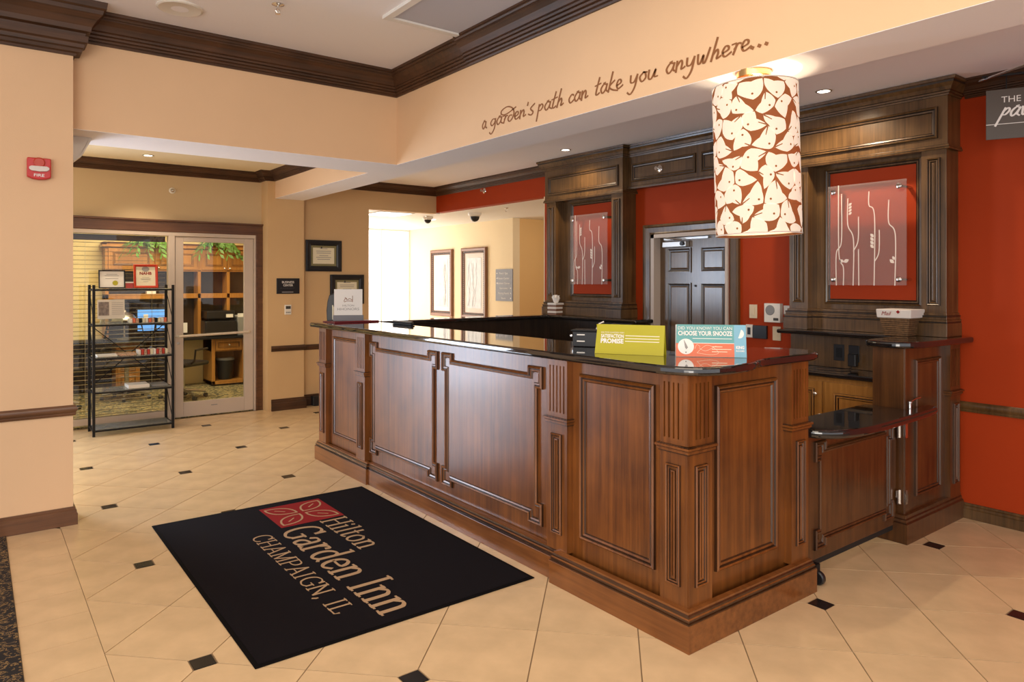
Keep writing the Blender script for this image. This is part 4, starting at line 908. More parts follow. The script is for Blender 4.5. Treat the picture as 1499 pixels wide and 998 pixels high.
# etched acrylic art
def acrylic(y0, y1, z0, z1, label, seed):
    # y0<y1; picture left = y1
    t = thing('acrylic_panel', label, 'wall art', (5.04, (y0 + y1) / 2, z0), group='etched acrylic panels')
    MB().box(5.038, 5.044, y0, y1, z0, z1).build('sheet', 'frost', t)
    W_ = y1 - y0; H_ = z1 - z0
    for yy in (y0 + .045, y1 - .045):
        for zz in (z0 + .04, z1 - .045):
            MB().lathe([(.013, -.16), (.013, .004), (.018, .005), (.018, .012), (.010, .015)], (5.038, yy, zz), 14, axis='x').build('standoff', 'chrome', t, smooth=True)
    F = lambda a, b, d: (5.0365, y1 - a * W_, z1 - b * H_)
    stems = [[(.145, .0), (.150, .68), (.21, .82), (.21, 1)], [(.185, .10), (.185, .56), (.115, .68), (.115, 1)], [(.27, .15), (.27, .40), (.345, .55), (.34, 1)], [(.41, .34), (.405, .56), (.345, .66)],
             [(.41, .66), (.415, 1)], [(.545, .09), (.545, .22), (.615, .33), (.61, 1)], [(.675, .47), (.67, .68), (.615, .77)], [(.79, .20), (.79, .40), (.87, .52), (.865, 1)]]
    mb = MB()
    for st in stems: ribbon(mb, [(a, b) for a, b in st], .0, F, 0, 0) if False else ribbon(mb, [(p[0] * W_, p[1] * H_) for p in st], .0075, (lambda a, b, d: (5.0365 - d, y1 - a, z1 - b)), 0, 0, smooth=6)
    def leaf(cx, cy, l, an):
        pts = []
        for k in range(10):
            u = k / 9; ww = math.sin(u * PI) * l * .3; pts.append((u * l, ww))
        pts += [(u * l, -math.sin(u * PI) * l * .3) for u in [k / 9 for k in range(8, 0, -1)]]
        q = [(cx * W_ + x * math.cos(an) - y * math.sin(an), cy * H_ + x * math.sin(an) + y * math.cos(an)) for x, y in pts]
        b = len(mb.v); mb.v += [(5.0365, y1 - a, z1 - c) for a, c in q]; mb.f.append(tuple(range(b, b + len(q)))); mb.m.append(0)
    for k in range(4): leaf(.28, .30 - k * .03, .03, -.7)
    for k in range(4): leaf(.605, .64 - k * .035, .035, -2.3)
    leaf(.21, .77, .045, -.4); leaf(.22, .765, .04, 3.4); leaf(.855, .79, .04, -2.4); leaf(.86, .76, .03, -2.0)
    for (a, b) in ((.185, .09), (.27, .14), (.41, .33), (.41, .65), (.79, .19)): leaf(a - .01, b, .012, 0)
    mb.build('etched_stems', 'etch', t)
acrylic(2.199, 2.752, 1.544, 2.27, 'clear acrylic panel with etched stems in the right niche', 1)
acrylic(5.05, 5.60, 1.543, 2.265, 'clear acrylic panel with etched stems in the left niche', 2)

# office door
cs_ = struct(MB().sweep([(3.66, 0), (3.66, 2.12), (4.75, 2.12), (4.75, 0)][::-1], [(0, 0), (0, .030), (.02, .034), (.03, .022), (.075, .016), (.085, .020), (.10, .014), (.105, 0)][::1] if False else [(0, 0), (0, .030), (.02, .034), (.03, .022), (.075, .016), (.085, .020), (.10, .014), (.105, 0)], FX(XW - .001), closed=False), 'trim_14', 'cabwood')
struct(MB().box(5.235, 5.38, 4.615, 4.655, 0, 2.025).box(5.235, 5.38, 3.775, 3.80, 0, 2.025).box(5.235, 5.38, 3.775, 4.655, 1.99, 2.025), 'trim_15', 'doorframe')
d2 = thing('door_2', 'x', 'x', (5.34, 4.2, 0)); d2['kind'] = 'structure'; del d2['category']; del d2['label']
FD = FX(5.33)
MB().fbox(FD, 3.80, 4.615, .01, 1.99, -.04, 0).build('door_leaf', 'doorwood', d2)
for (a0, a1) in ((4.24, 4.52), (3.85, 4.13)):
    for (b0, b1) in ((1.655, 1.89), (.86, 1.56), (.12, .74)):
        p = MB().fbox(FD, a0 + .045, a1 - .045, b0 + .045, b1 - .045, 0, .006).build('door_panel', 'doorwood', d2)
        MB().sweep(rect(a0, a1, b0, b1), [(0, 0), (0, .012), (.010, .012), (.022, .002), (.034, .001), (.046, .007)], FD, mis=[1, 0, 1, 1, 0]).build('panel_moulding', ['doorwood', 'cabglaze'], p)
cl = thing('door_closer', 'silver door closer at the top of the dark office door', 'door closer', (5.3, 4.35, 1.9))
MB().fbox(FD, 4.26, 4.545, 1.895, 1.95, .001, .055).build('closer_body', 'steel', cl, bevel=.006)
MB().lathe([(.02, 0), (.02, .012)], (5.27, 4.30, 1.925), 12, axis='x').build('pivot', 'black', cl)
MB().tube([(5.265, 4.30, 1.96), (5.20, 4.38, 1.972), (5.26, 4.5, 1.985)], .008, 8).build('arm', 'steel', cl, smooth=True)
MB().fbox(FD, 4.03, 4.545, 1.966, 1.984, .001, .03).build('slide_track', 'steel', cl)
single(MB().lathe([(.010, 0), (.010, .008), (.004, .009)], (5.329, 4.19, 1.53), 12, axis='x'), 'peephole', 'black', 'small black peephole in the dark office door', 'peephole', (5.329, 4.19, 1.53))
def plate(name, label, cat, y0, y1, z0, z1, m_, extra=None, th=.010, group=None):
    t = thing(name, label, cat, (XW, (y0 + y1) / 2, z0), group=group); MB().fbox(FX(XW - .001), y0, y1, z0, z1, 0, th).build('plate', m_, t, bevel=.002)
    return t
t = plate('light_switch', 'beige switch plate left of the white intercom speaker', 'switch', 3.492, 3.565, 1.26, 1.375, 'beigeplastic'); MB().fbox(FX(XW - .011), 3.513, 3.543, 1.285, 1.35, 0, .004).build('rocker', 'beigeplastic', t, bevel=.001)
t = plate('intercom_speaker', 'white wall speaker with round grille and small display', 'speaker', 3.255, 3.40, 1.235, 1.39, 'whiteplastic', th=.045)
MB().lathe([(.042, 0), (.042, .002), (.036, .004)], (XW - .046, 3.345, 1.335), 22, axis='x').build('grille', 'greyplastic', t); MB().fbox(FX(XW - .046), 3.27, 3.315, 1.25, 1.272, 0, .002).build('display', 'ink', t)
t = plate('black_box', 'black square plate on the red wall beside the teal sign', 'plate', 3.395, 3.525, 1.092, 1.202, 'black', th=.02)
t = plate('wall_switch', 'white switch plate with black key left of the black square', 'switch', 3.535, 3.60, 1.095, 1.205, 'whiteplastic'); MB().fbox(FX(XW - .011), 3.553, 3.582, 1.12, 1.18, 0, .003).build('key', 'black', t)
t = plate('wall_outlet', 'beige outlet plate touching the end of the granite ledge', 'outlet', 3.272, 3.345, 1.085, 1.20, 'beigeplastic'); MB().fbox(FX(XW - .011), 3.293, 3.323, 1.11, 1.175, 0, .003).build('socket', 'beigeplastic', t, bevel=.001)
t = plate('phone_jack', 'small white wall jack beside the left pilaster of the right cabinet', 'outlet', 3.19, 3.245, 1.30, 1.375, 'paper'); MB().fbox(FX(XW - .011), 3.205, 3.225, 1.325, 1.35, 0, .01).build('plug', 'paper', t)

# ------------------------------------------------------------------ hall beyond
def art(y0, y1, lab, n):
    t = thing('framed_art', lab, 'picture', (6.64, (y0 + y1) / 2, .955), group='framed prints in the hall'); F = FX(6.645); z0, z1 = .955, 2.137
    MB().sweep(rect(y0, y1, z0, z1), [(0, 0), (0, .03), (.02, .042), (.05, .036), (.055, .022), (.09, .020), (.095, .012), (.095, 0)], F).build('frame', 'brownframe', t)
    mb = MB(); k = 0
    z_ = z0 + .07
    while z_ < z1 - .07:
        for yy in (y0 + .06, y1 - .085): mb.fbox(F, yy, yy + .026, z_, z_ + .018, .020, .026)
        z_ += .036
    y_ = y0 + .07
    while y_ < y1 - .07:
        for zz in (z0 + .06, z1 - .085): mb.fbox(F, y_, y_ + .018, zz, zz + .026, .020, .026)
        y_ += .036
    o = mb.build('bead_inlay', 'ink', t); o['kind'] = 'stuff'
    MB().fbox(F, y0 + .09, y1 - .09, z0 + .09, z1 - .09, 0, .006).build('mount', 'linen', t)
    MB().fbox(F, y0 + .17, y1 - .17, z0 + .17, z1 - .17, .006, .009).build('print', 'artprint', t)
    mb = MB(); rnd = random.Random(n)
    for k in range(5):
        a = y0 + .2 + rnd.random() * (y1 - y0 - .4); pts = [(a + rnd.uniform(-.04, .04), z0 + .2 + j * .12) for j in range(7)]
        ribbon(mb, pts, .006, F, 0, .0105, smooth=4)
    mb.build('ink_lines', 'greyink', t)
M['brownframe'] = plain('brown_frame', (0.22, 0.10, 0.05), 0.4)
art(10.42, 11.16, 'brown beaded frame with a pale print, left of the hall pair', 1)
art(9.39, 10.14, 'brown beaded frame with a pale print, right of the hall pair nearer the directory', 2)
dr = thing('directory_sign', 'grey directory sign with six lines and arrows at the hall corner', 'sign', (6.63, 8.91, 1.264))
MB().fbox(FX(6.634), 8.69, 9.13, 1.264, 1.765, 0, .015).build('plate', 'dirgrey', dr)
for k, s_ in enumerate(('Pool / Spa', 'Fitness Center', 'Business Center', 'Restrooms', 'Meeting Rooms', 'Rooms')):
    zz = 1.70 - k * .078
    text(s_, dr, (6.6185, 8.92, zz - .015), (0, -1, 0), (0, 0, 1), .030, 'paper', width=.026 * len(s_) * .85)
    if k < 5: MB().fbox(FX(6.619), 8.72, 9.10, zz - .034, zz - .031, 0, .001).build('rule', 'greyplastic', dr)
    y_ = 9.095 if k < 3 else 8.735
    sg = 1 if k < 3 else -1
    MB().prism([(y_ + .016 * sg, zz), (y_ - .010 * sg, zz + .012), (y_ - .010 * sg, zz - .012)], FX(6.619), 0, .001).build('arrow', 'paper', dr)
def dome(x, y, z, s_, lab):
    t = thing('dome_camera', lab, 'security camera', (x, y, z))
    MB().lathe([(.085 * s_, 0), (.085 * s_, -.02), (.075 * s_, -.04), (.06 * s_, -.05)], (x, y, z), 24).build('housing', 'whiteplastic', t, smooth=True)
    MB().lathe([(.060 * s_, -.045 * s_), (.055 * s_, -.075 * s_), (.035 * s_, -.10 * s_), (.005, -.11 * s_)], (x, y, z), 20).build('dome', 'black', t, smooth=True)
dome(5.72, 8.40, 2.553, 1.15, 'larger dome security camera under the cream soffit')
dome(5.47, 9.30, 2.553, .95, 'smaller dome security camera further into the white hall')
lp = thing('hall_light_panel', 'bright square light panel in the hall ceiling', 'ceiling light', (4.9, 9.3, 2.553))
MB().box(4.50, 5.05, 8.95, 9.55, 2.545, 2.553).build('frame', 'white', lp); MB().box(4.53, 5.02, 8.98, 9.52, 2.542, 2.545).build('diffuser', 'panelglow', lp)
lp = thing('hall_downlight', 'small round light on the hall ceiling between the dome cameras', 'ceiling light', (5.75, 9.6, 2.553))
MB().lathe([(.09, 0), (.09, -.004)], (5.75, 9.7, 2.553), 20).build('lens', 'panelglow', lp)

# ------------------------------------------------------------------ pendant lamp with printed shade
PX, PY = 2.99, 2.005; TL = .028
pl = thing('pendant_lamp', 'lit drum pendant lamp with brown leaf-shaped print over the desk corner', 'lamp', (PX, PY, ZB))
rx, ry = math.cos(YAW), -math.sin(YAW)
Rt = Matrix.Rotation(-TL, 3, Vector((math.sin(YAW), math.cos(YAW), 0)))
def tl(p): return tuple(Vector((PX, PY, ZB)) + Rt @ Vector((p[0], p[1], p[2] - ZB)))
MB().lathe([(.082, 0), (.082, -.030), (.076, -.034), (.02, -.036)], (PX, PY, ZB), 32).build('canopy', 'brass', pl, smooth=True)
mb = MB().tube([tl((0, 0, ZB - .03)), tl((0, 0, 2.30))], .010, 10); mb.build('stem', 'brass', pl)
ZT, ZQ, RR = 2.508, 1.792, .196
mb = MB(); n = 128
for rr, zz in ((RR, ZQ), (RR, ZT), (RR - .003, ZT), (RR - .003, ZQ)):
    for i in range(n): a = 2 * PI * i / n; mb.v.append(tl((rr * math.cos(a), rr * math.sin(a), zz)))
for k in range(4):
    for i in range(n): mb.f.append((k * n + i, k * n + (i + 1) % n, ((k + 1) % 4) * n + (i + 1) % n, ((k + 1) % 4) * n + i)); mb.m.append(0)
shd = mb.build('shade', 'shadeprint', pl, smooth=True)
# leaf motifs: arcs wrapped on the drum, each a little further out, pale over a brown rim
def arc_leaf(p0, p1, bulge, n=7):
    p0, p1 = Vector(p0), Vector(p1); d = p1 - p0; nr = Vector((-d.y, d.x)); return [p0 + d * (i / n) + nr * bulge * math.sin(PI * i / n) for i in range(n)]
lv = MB(); pr_ = MB(); rnd = random.Random(11)
def wrap(mb, pts, lift, mi=0, c=None):
    cc = sum((Vector(p) for p in pts), Vector((0, 0))) / len(pts); b = len(mb.v); n = len(pts)
    ks = (.33, .67, 1.0)
    for p in [cc] + [cc + (Vector(q) - cc) * k_ for k_ in ks for q in pts]:
        a = p.x / RR; zz = min(max(p.y, ZQ + .004), ZT - .004)
        mb.v.append(tl(((RR + lift) * math.cos(a), (RR + lift) * math.sin(a), zz)))
    for i in range(n):
        i2 = (i + 1) % n; mb.f.append((b, b + 1 + i, b + 1 + i2)); mb.m.append(mi)
        for r_ in range(2): mb.f.append((b + 1 + r_ * n + i, b + 1 + (r_ + 1) * n + i, b + 1 + (r_ + 1) * n + i2, b + 1 + r_ * n + i2)); mb.m.append(mi)
cols = 12; CIRC = 2 * PI * RR; cw = CIRC / cols; chh = cw * .80; rows = 11; jit = {}
def jv(x, y):
    key = (int(round(x / (cw / 2))) % (2 * cols), int(round(y / (chh / 3))))
    if key not in jit: jit[key] = (rnd.uniform(-.017, .017), rnd.uniform(-.015, .015))
    return Vector((x + jit[key][0], y + jit[key][1]))
for r in range(-1, rows):
    for c in range(cols):
        x = (c + .5 * (r % 2)) * cw; y = ZQ + .01 + r * chh
        P = [jv(x - cw / 2, y - chh / 3), jv(x, y - 2 * chh / 3), jv(x + cw / 2, y - chh / 3), jv(x + cw / 2, y + chh / 3), jv(x, y + 2 * chh / 3), jv(x - cw / 2, y + chh / 3)]
        ctr = sum(P, Vector((0, 0))) / 6
        P = [ctr + (p - ctr) * .93 for p in P]
        nt = rnd.choice((0, 1, 2, 3, 4, 5)); Q = []
        bl = [-rnd.uniform(.04, .16) for _ in range(6)]
        V = [ctr + (P[q] - ctr) * (.36 if q == nt else 1.0) for q in range(6)]
        pull = (nt + rnd.choice((2, 4))) % 6; V[pull] = ctr + (V[pull] - ctr) * .86
        for q in range(6):
            a_, b_ = V[q], V[(q + 1) % 6]; bb = bl[q]
            if q == nt or (q + 1) % 6 == nt: bb = -.05
            Q += arc_leaf(a_, b_, bb, 5)
        if max(p.y for p in Q) < ZQ or min(p.y for p in Q) > ZT: continue
        Q = [Vector((p.x, min(max(p.y, ZQ + .006), ZT - .006))) for p in Q]
        wrap(lv, Q, .0014)
        op = (nt + 3) % 6; e = ctr + (V[op] - ctr) * .55
        if ZQ + .02 < e.y < ZT - .02:
            wrap(pr_, [e + Vector((.0055 * math.cos(t_), .0055 * math.sin(t_))) for t_ in [i_ * PI / 3 for i_ in range(6)]], .0020)
        if rnd.random() < .65 and ZQ + .05 < ctr.y < ZT - .05:
            o_ = (nt + rnd.choice((1, 5))) % 6; a_ = V[o_] * .98 + ctr * .02; b_ = ctr + (V[o_] - ctr) * .35; d_ = (b_ - a_).normalized(); nn = Vector((-d_.y, d_.x)) * .0032
            wrap(pr_, [a_ - nn, a_ + nn, b_ + nn * .6, b_ - nn * .6], .0020)
pr_.build('printed_marks', 'shadeprint', shd)['kind'] = 'stuff'; lv.build('printed_leaves', 'shade', shd)['kind'] = 'stuff'
mb = MB(); mb.lathe([(RR - .006, 0), (RR - .006, .003), (.0, .004)], (0, 0, ZQ + .012), 32); mb.v = [tl(p) for p in mb.v]; mb.build('diffuser', 'shade', pl)
ring = [tl(((RR + .001) * math.cos(2 * PI * i / 48), (RR + .001) * math.sin(2 * PI * i / 48), ZQ + .002)) for i in range(48)]
ring2 = [tl(((RR + .001) * math.cos(2 * PI * i / 48), (RR + .001) * math.sin(2 * PI * i / 48), ZT - .002)) for i in range(48)]
MB().tube(ring, .003, 6, closed=True).build('rim', 'linen', pl); MB().tube(ring2, .003, 6, closed=True).build('rim', 'linen', pl)
for zz, pw in ((2.40, 5), (2.05, 9)):
    d = bpy.data.lights.new('pendant_bulb', 'POINT'); d.energy = pw; d.color = (1, .84, .58); d.shadow_soft_size = .03
    o = bpy.data.objects.new('pendant_bulb', d); COL.objects.link(o); o.location = tl((.03, 0, zz))

# ------------------------------------------------------------------ logo mat
mt = thing('logo_mat', 'black entrance mat with red flower logo and tan hotel lettering', 'mat', (1.65, 3.96, 0))
MB().box(.905, 2.360, 2.905, 5.0, .0005, .006).build('rubber_border', 'matrubber', mt, bevel=.002)
MB().box(.925, 2.340, 2.925, 4.98, .006, .0085).build('pile', 'matblack', mt)
MB().box(1.55, 1.972, 4.448, 4.895, .0085, .0092).build('logo_square', 'matred', mt)
mb = MB()
# four leaf petals, outlined, meeting at the centre of the square; local u = -Y (text right), v = +X (text up)
FM = lambda a, b, d: (b, -a, .0096 + d)
cu_, cv_ = -4.67, 1.762
def petal(ang, L, wv):
    for sg in (1, -1):
        pts = []
        for i in range(9):
            u = i / 8; x = L * (.12 + .88 * u); y = sg * wv * math.sin(PI * u) ** .8
            pts.append((cu_ + x * math.cos(ang) - y * math.sin(ang), cv_ + x * math.sin(ang) + y * math.cos(ang)))
        ribbon(mb, pts, .013, FM, 0, 0)
    pts = [(cu_ + L * u * math.cos(ang), cv_ + L * u * math.sin(ang)) for u in (.45, .6, .72)]; ribbon(mb, pts, .010, FM, 0, 0)
for k, (an, L) in enumerate(((.80, .26), (2.35, .26), (3.95, .26), (5.50, .26))): petal(an, L, .062)
mb.build('flower_outline', 'mattan', mt)
# serif alphabet for the mat: strokes on a 1-high grid; thick verticals, thin horizontals
SF = {
 'H': (.78, [[(.15, 0), (.15, 1)], [(.63, 0), (.63, 1)], [(.15, .52), (.63, .52)]], [(.15, 0), (.15, 1), (.63, 0), (.63, 1)]),
 'i': (.34, [[(.17, 0), (.17, .64)], [(.16, .86), (.18, .92)]], [(.17, 0), (.11, .64, .5)]),
 'l': (.34, [[(.17, 0), (.17, 1.0)]], [(.17, 0), (.11, 1.0, .5)]),
 't': (.38, [[(.17, .9), (.17, .12), (.24, .02), (.36, .08)], [(.04, .64), (.34, .64)]], []),
 'o': (.60, [[(.30, .64), (.13, .52), (.09, .32), (.13, .12), (.30, 0), (.47, .12), (.51, .32), (.47, .52), (.30, .64)]], []),
 'n': (.66, [[(.15, 0), (.15, .64)], [(.15, .5), (.32, .64), (.46, .58), (.50, .45), (.50, 0)]], [(.15, 0), (.50, 0), (.09, .64, .5)]),
 'G': (.84, [[(.72, .78), (.64, .93), (.44, 1.0), (.20, .86), (.10, .5), (.20, .14), (.44, 0), (.60, .04), (.70, .14)], [(.70, .10), (.70, .42)], [(.52, .42), (.80, .42)], [(.72, .74), (.72, .98)]], []),
 'a': (.58, [[(.12, .50), (.20, .62), (.36, .62), (.43, .50), (.43, .10), (.50, .02), (.57, .05)], [(.43, .38), (.20, .32), (.10, .18), (.18, .02), (.32, .03), (.43, .16)]], []),
 'r': (.48, [[(.15, 0), (.15, .64)], [(.15, .42), (.28, .62), (.42, .62), (.42, .54)]], [(.15, 0), (.09, .64, .5)]),
 'd': (.64, [[(.48, 1.0), (.48, .08), (.58, .02)], [(.48, .54), (.34, .64), (.16, .54), (.09, .32), (.16, .10), (.32, 0), (.48, .12)]], [(.42, 1.0, .5)]),
 'e': (.56, [[(.10, .36), (.48, .36), (.46, .54), (.30, .64), (.14, .54), (.09, .30), (.16, .08), (.32, 0), (.50, .12)]], []),
 'I': (.40, [[(.20, 0), (.20, 1)]], [(.20, 0), (.20, 1)]),
 'C': (.76, [[(.66, .78), (.58, .93), (.42, 1.0), (.20, .86), (.10, .5), (.20, .14), (.42, 0), (.60, .06), (.68, .22)], [(.66, .72), (.66, 1.0)]], []),
 'A': (.76, [[(.10, 0), (.38, 1)], [(.38, 1), (.66, 0)], [(.20, .34), (.56, .34)]], [(.10, 0), (.66, 0)]),
 'M': (.96, [[(.15, 0), (.15, 1)], [(.15, 1), (.48, .05)], [(.48, .05), (.80, 1)], [(.80, 1), (.80, 0)]], [(.15, 0), (.80, 0), (.12, 1), (.83, 1)]),
 'P': (.66, [[(.15, 0), (.15, 1)], [(.15, 1), (.42, .98), (.56, .86), (.56, .64), (.42, .50), (.15, .48)]], [(.15, 0), (.12, 1)]),
 'N': (.80, [[(.15, 0), (.15, 1)], [(.15, 1), (.65, 0)], [(.65, 0), (.65, 1)]], [(.15, 0), (.12, 1), (.65, 1)]),
 'L': (.62, [[(.15, 0), (.15, 1)], [(.15, .02), (.52, .02), (.55, .22)]], [(.15, 0), (.15, 1)]),
 ',': (.30, [[(.14, .04), (.15, 0), (.08, -.16)]], []), ' ': (.30, [], []),
}
def serif_line(s_, y_start, y_end, base, h, name):
    tot = sum(SF[c][0] for c in s_); k = (y_start - y_end) / tot; x = 0; mb = MB(); th_ = .078 * h * 1.25
    for c in s_:
        adv, strokes, ser = SF[c]
        for st in strokes:
            pts = [(-y_start + (x + px) * k, base + py * h) for px, py in st]
            ribbon(mb, pts, (lambda u, d, th_=th_: th_ * (.62 + .75 * abs(d.y))), FM, 0, 0, smooth=4 if len(st) > 3 else 0)
        for sv in ser:
            hw = .12 * (sv[2] * 1.2 if len(sv) > 2 else 1); px, py = sv[0], sv[1]
            pts = [(-y_start + (x + px - hw) * k, base + py * h), (-y_start + (x + px + (hw if len(sv) < 3 else 0)) * k, base + py * h)]; ribbon(mb, pts, th_ * .55, FM, 0, 0)
        x += adv
    mb.build(name, 'mattan', mt)
serif_line('Hilton', 4.43, 3.81, 1.795, .165, 'lettering')
serif_line('Garden Inn', 4.40, 2.985, 1.520, .225, 'lettering')
serif_line('CHAMPAIGN, IL', 4.40, 3.13, 1.343, .108, 'lettering')

# ------------------------------------------------------------------ things on the counter
CZ = CT1 + .0008
def counter_sign(name, label, p0, p1, h, lean, mat, cat='sign'):
    d = Vector((p1[0] - p0[0], p1[1] - p0[1], 0)); W_ = d.length; rz = math.atan2(d.y, d.x)
    t = thing(name, label, cat, (p0[0], p0[1], CZ), (0, 0, rz)); WL[t] = Vector((0, 0, 0)); return t, W_
def lean_text(t, s_, x, z, h, mat, W_=None, lean=.2, align='LEFT', off=0.0, y=-.0005, name='lettering'):
    return text(s_, t, (x, math.sin(lean) * z + y, z * math.cos(lean)), (1, 0, 0), (0, math.sin(lean), math.cos(lean)), h, mat, width=W_, align=align, off=off, local=True, thick=.0006, name=name)
LE = .22
FL = lambda a, b, d: (a, math.sin(LE) * b - d * math.cos(LE), b * math.cos(LE) + d * math.sin(LE))
t, W_ = counter_sign('tent_card', 'lime green promise card standing on the granite', (2.505, 2.60), (2.675, 2.295), .15, LE, 'lime')
H_ = .150
MB().prism([(0, 0), (W_, 0), (W_ - .0, H_), (.006, H_)], FL, -.002, 0).build('face', 'lime', t, local=True)
MB().prism([(0, .0), (W_, .0), (W_, H_), (0, H_)], lambda a, b, d: (a, 2 * math.sin(LE) * H_ - math.sin(LE) * b + d, b * math.cos(LE) - .001), .002, .004).build('back_face', 'lime', t, local=True)
lean_text(t, 'HILTON GARDEN INN', .028, .105, .0075, 'cream', .118, LE, off=.01)
lean_text(t, 'SATISFACTION', .028, .082, .0175, 'paper', .118, LE, off=.03)
lean_text(t, 'PROMISE', .028, .055, .022, 'paper', .118, LE, off=.04)
for k in range(3): MB().fbox(FL, W_ * .44, W_ * .93, .092 - k * .014, .096 - k * .014, 0, .0006).build('small_print', 'cream', t, local=True)
t, W_ = counter_sign('tent_card', 'teal and coral card with a round dial standing on the granite', (2.705, 2.245), (2.925, 2.0), .15, LE, 'teal')
H_ = .158; SC = W_ * .83
MB().prism([(0, 0), (W_, 0), (W_, H_), (.006, H_)], FL, -.002, 0).build('face', 'teal', t, local=True)
MB().prism([(0, .0), (W_, .0), (W_, H_), (0, H_)], lambda a, b, d: (a, 2 * math.sin(LE) * H_ - math.sin(LE) * b + d, b * math.cos(LE) - .001), .002, .004).build('back_face', 'paper', t, local=True)
MB().fbox(FL, 0, SC, .0, .066, 0, .0004).build('coral_band', 'coral', t, local=True, label=None) if False else MB().fbox(FL, .001, SC, .001, .066, 0, .0004).build('coral_band', 'coral', t, local=True)
MB().fbox(FL, .08, SC, .066, .0685, 0, .0005).build('divider', 'paper', t, local=True)
MB().fbox(FL, SC, W_ - .001, .001, H_ - .001, 0, .0004).build('blue_band', 'blue', t, local=True)
MB().prism([(.048 + .038 * math.cos(2 * PI * i / 28), .050 + .038 * math.sin(2 * PI * i / 28)) for i in range(28)], FL, 0, .0009).build('dial', 'paper', t, local=True)
MB().prism([(.038, .085), (.044, .045), (.050, .036), (.058, .045), (.050, .062)], FL, .0009, .0014).build('pointer', 'greyink', t, local=True)
MB().prism([(.048 + .003 * math.cos(i), .022 + .003 * math.sin(i)) for i in range(6)], FL, .0009, .0014).build('dot', 'ink', t, local=True)
lean_text(t, 'DID YOU KNOW? YOU CAN', .012, .133, .015, 'paper', SC - .02, LE)
lean_text(t, 'CHOOSE YOUR SNOOZE', .012, .105, .021, 'paper', SC - .02, LE, off=.03)
MB().fbox(FL, .08, SC - .01, .088, .091, 0, .0007).build('small_print', 'paper', t, local=True)
mb = MB()
for pts in ([(.10, .02), (.125, .045), (.15, .058), (.18, .045), (.20, .02), (.16, .012), (.10, .02)], [(.11, .045), (.14, .03), (.19, .055)], [(.09, .04), (.10, .06), (.115, .05)]): ribbon(mb, pts, .0012, FL, 0, .0008, smooth=4)
mb.build('line_drawing', 'cream', t, local=True)
for k in range(3): MB().fbox(FL, SC * .62, SC * (.80, .95, .88)[k], .049 - k * .012, .052 - k * .012, 0, .0008).build('small_print', 'cream', t, local=True)
MB().prism([(W_ - .030 + .020 * math.cos(a), .115 + .022 * math.sin(a)) for a in [-1.9 + i * .28 for i in range(12)]] , FL, .0004, .0008).build('moon', 'paper', t, local=True)
lean_text(t, 'KING', SC + .008, .042, .014, 'paper', W_ - SC - .018, LE, off=.04); lean_text(t, 'ROOMS', SC + .008, .028, .008, 'paper', W_ - SC - .018, LE, off=.02)
# black box organiser
t = thing('card_box', 'black two-tier box with white lines behind the lime card', 'box', (2.72, 2.86, CZ), (0, 0, -1.02)); WL[t] = Vector((0, 0, 0))
MB().box(-.10, .13, 0, .10, 0, .085).build('box_body', 'black', t, bevel=.004, local=True)
MB().box(-.11, .14, -.006, .105, .085, .094).build('lid', 'blackmetal', t, bevel=.002, local=True)
for z_ in (.028, .064): MB().box(-.075, -.030, -.002, 0, z_, z_ + .006).build('label_strip', 'paper', t, local=True)
MB().lathe([(.008, 0), (.008, .012), (.005, .014)], (-.108, .01, .06), 10, axis='y').build('knob', 'chrome', t, local=True)
t = thing('card_machine', 'small black payment terminal lying on the black box', 'terminal', (2.78, 2.80, CZ + .095), (0, 0, -1.02)); WL[t] = Vector((0, 0, 0))
MB().prism([(0, 0), (.12, 0), (.12, .018), (.03, .035), (.0, .02)], lambda a, b, d: (a, d, b), .02, .08).build('body', 'black', t, bevel=.004, local=True)
MB().tube([(-.06, .04, .0), (-.045, .045, .03), (-.02, .05, .042)], .007, 8).build('handle', 'steel', t, smooth=True, local=True)
st_ = thing('stapler', 'long dark bar lying at the back edge of the granite counter', 'stapler', (2.88, 5.3, CZ), (0, 0, PI / 2 + .03)); WL[st_] = Vector((0, 0, 0))
MB().box(-.16, .16, -.018, .018, 0, .014).build('base', 'blackmetal', st_, bevel=.004, local=True); MB().box(-.15, .16, -.014, .014, .015, .030).build('arm', 'cabglaze', st_, bevel=.005, local=True)
# left end of the counter
tr = thing('red_tray', 'dark red flat tray at the left end of the counter', 'tray', (2.72, 5.98, CZ)); MB().box(2.50, 2.93, 5.85, 6.10, CZ, CZ + .008).box(2.50, 2.93, 5.845, 5.855, CZ, CZ + .014).build('tray', 'darkred', tr, bevel=.002)
t = thing('loyalty_card', 'white loyalty card with a small emblem standing in a dark holder', 'sign', (2.56, 6.0, CZ + .0095), (0, 0, -.42)); WL[t] = Vector((0, 0, 0))
MB().box(-.005, .262, -.03, .04, 0, .052).build('holder', 'dirgrey', t, bevel=.003, local=True)
MB().box(.004, .252, .0, .006, .052, .285).build('card', 'paper', t, local=True)
text('HILTON', t, (.128, -.0005, .130), (1, 0, 0), (0, 0, 1), .017, 'greyink', width=.10, local=True)
text('HHONORS', t, (.128, -.0005, .096), (1, 0, 0), (0, 0, 1), .022, 'greyink', width=.19, local=True)
mb = MB()
for pts in ([(.09, .175), (.10, .20), (.12, .19), (.14, .20), (.165, .185)], [(.165, .17), (.165, .225)], [(.095, .17), (.115, .18), (.16, .178)], [(.10, .21), (.115, .20)]): ribbon(mb, pts, .005, FY(-.001), 0, 0, smooth=3)
mb.build('bed_emblem', 'script', t, local=True)
t = thing('card_rack', 'tall curved black display rack behind the white card at the counter end', 'holder', (2.58, 6.08, CZ), (0, 0, -.4)); WL[t] = Vector((0, 0, 0))
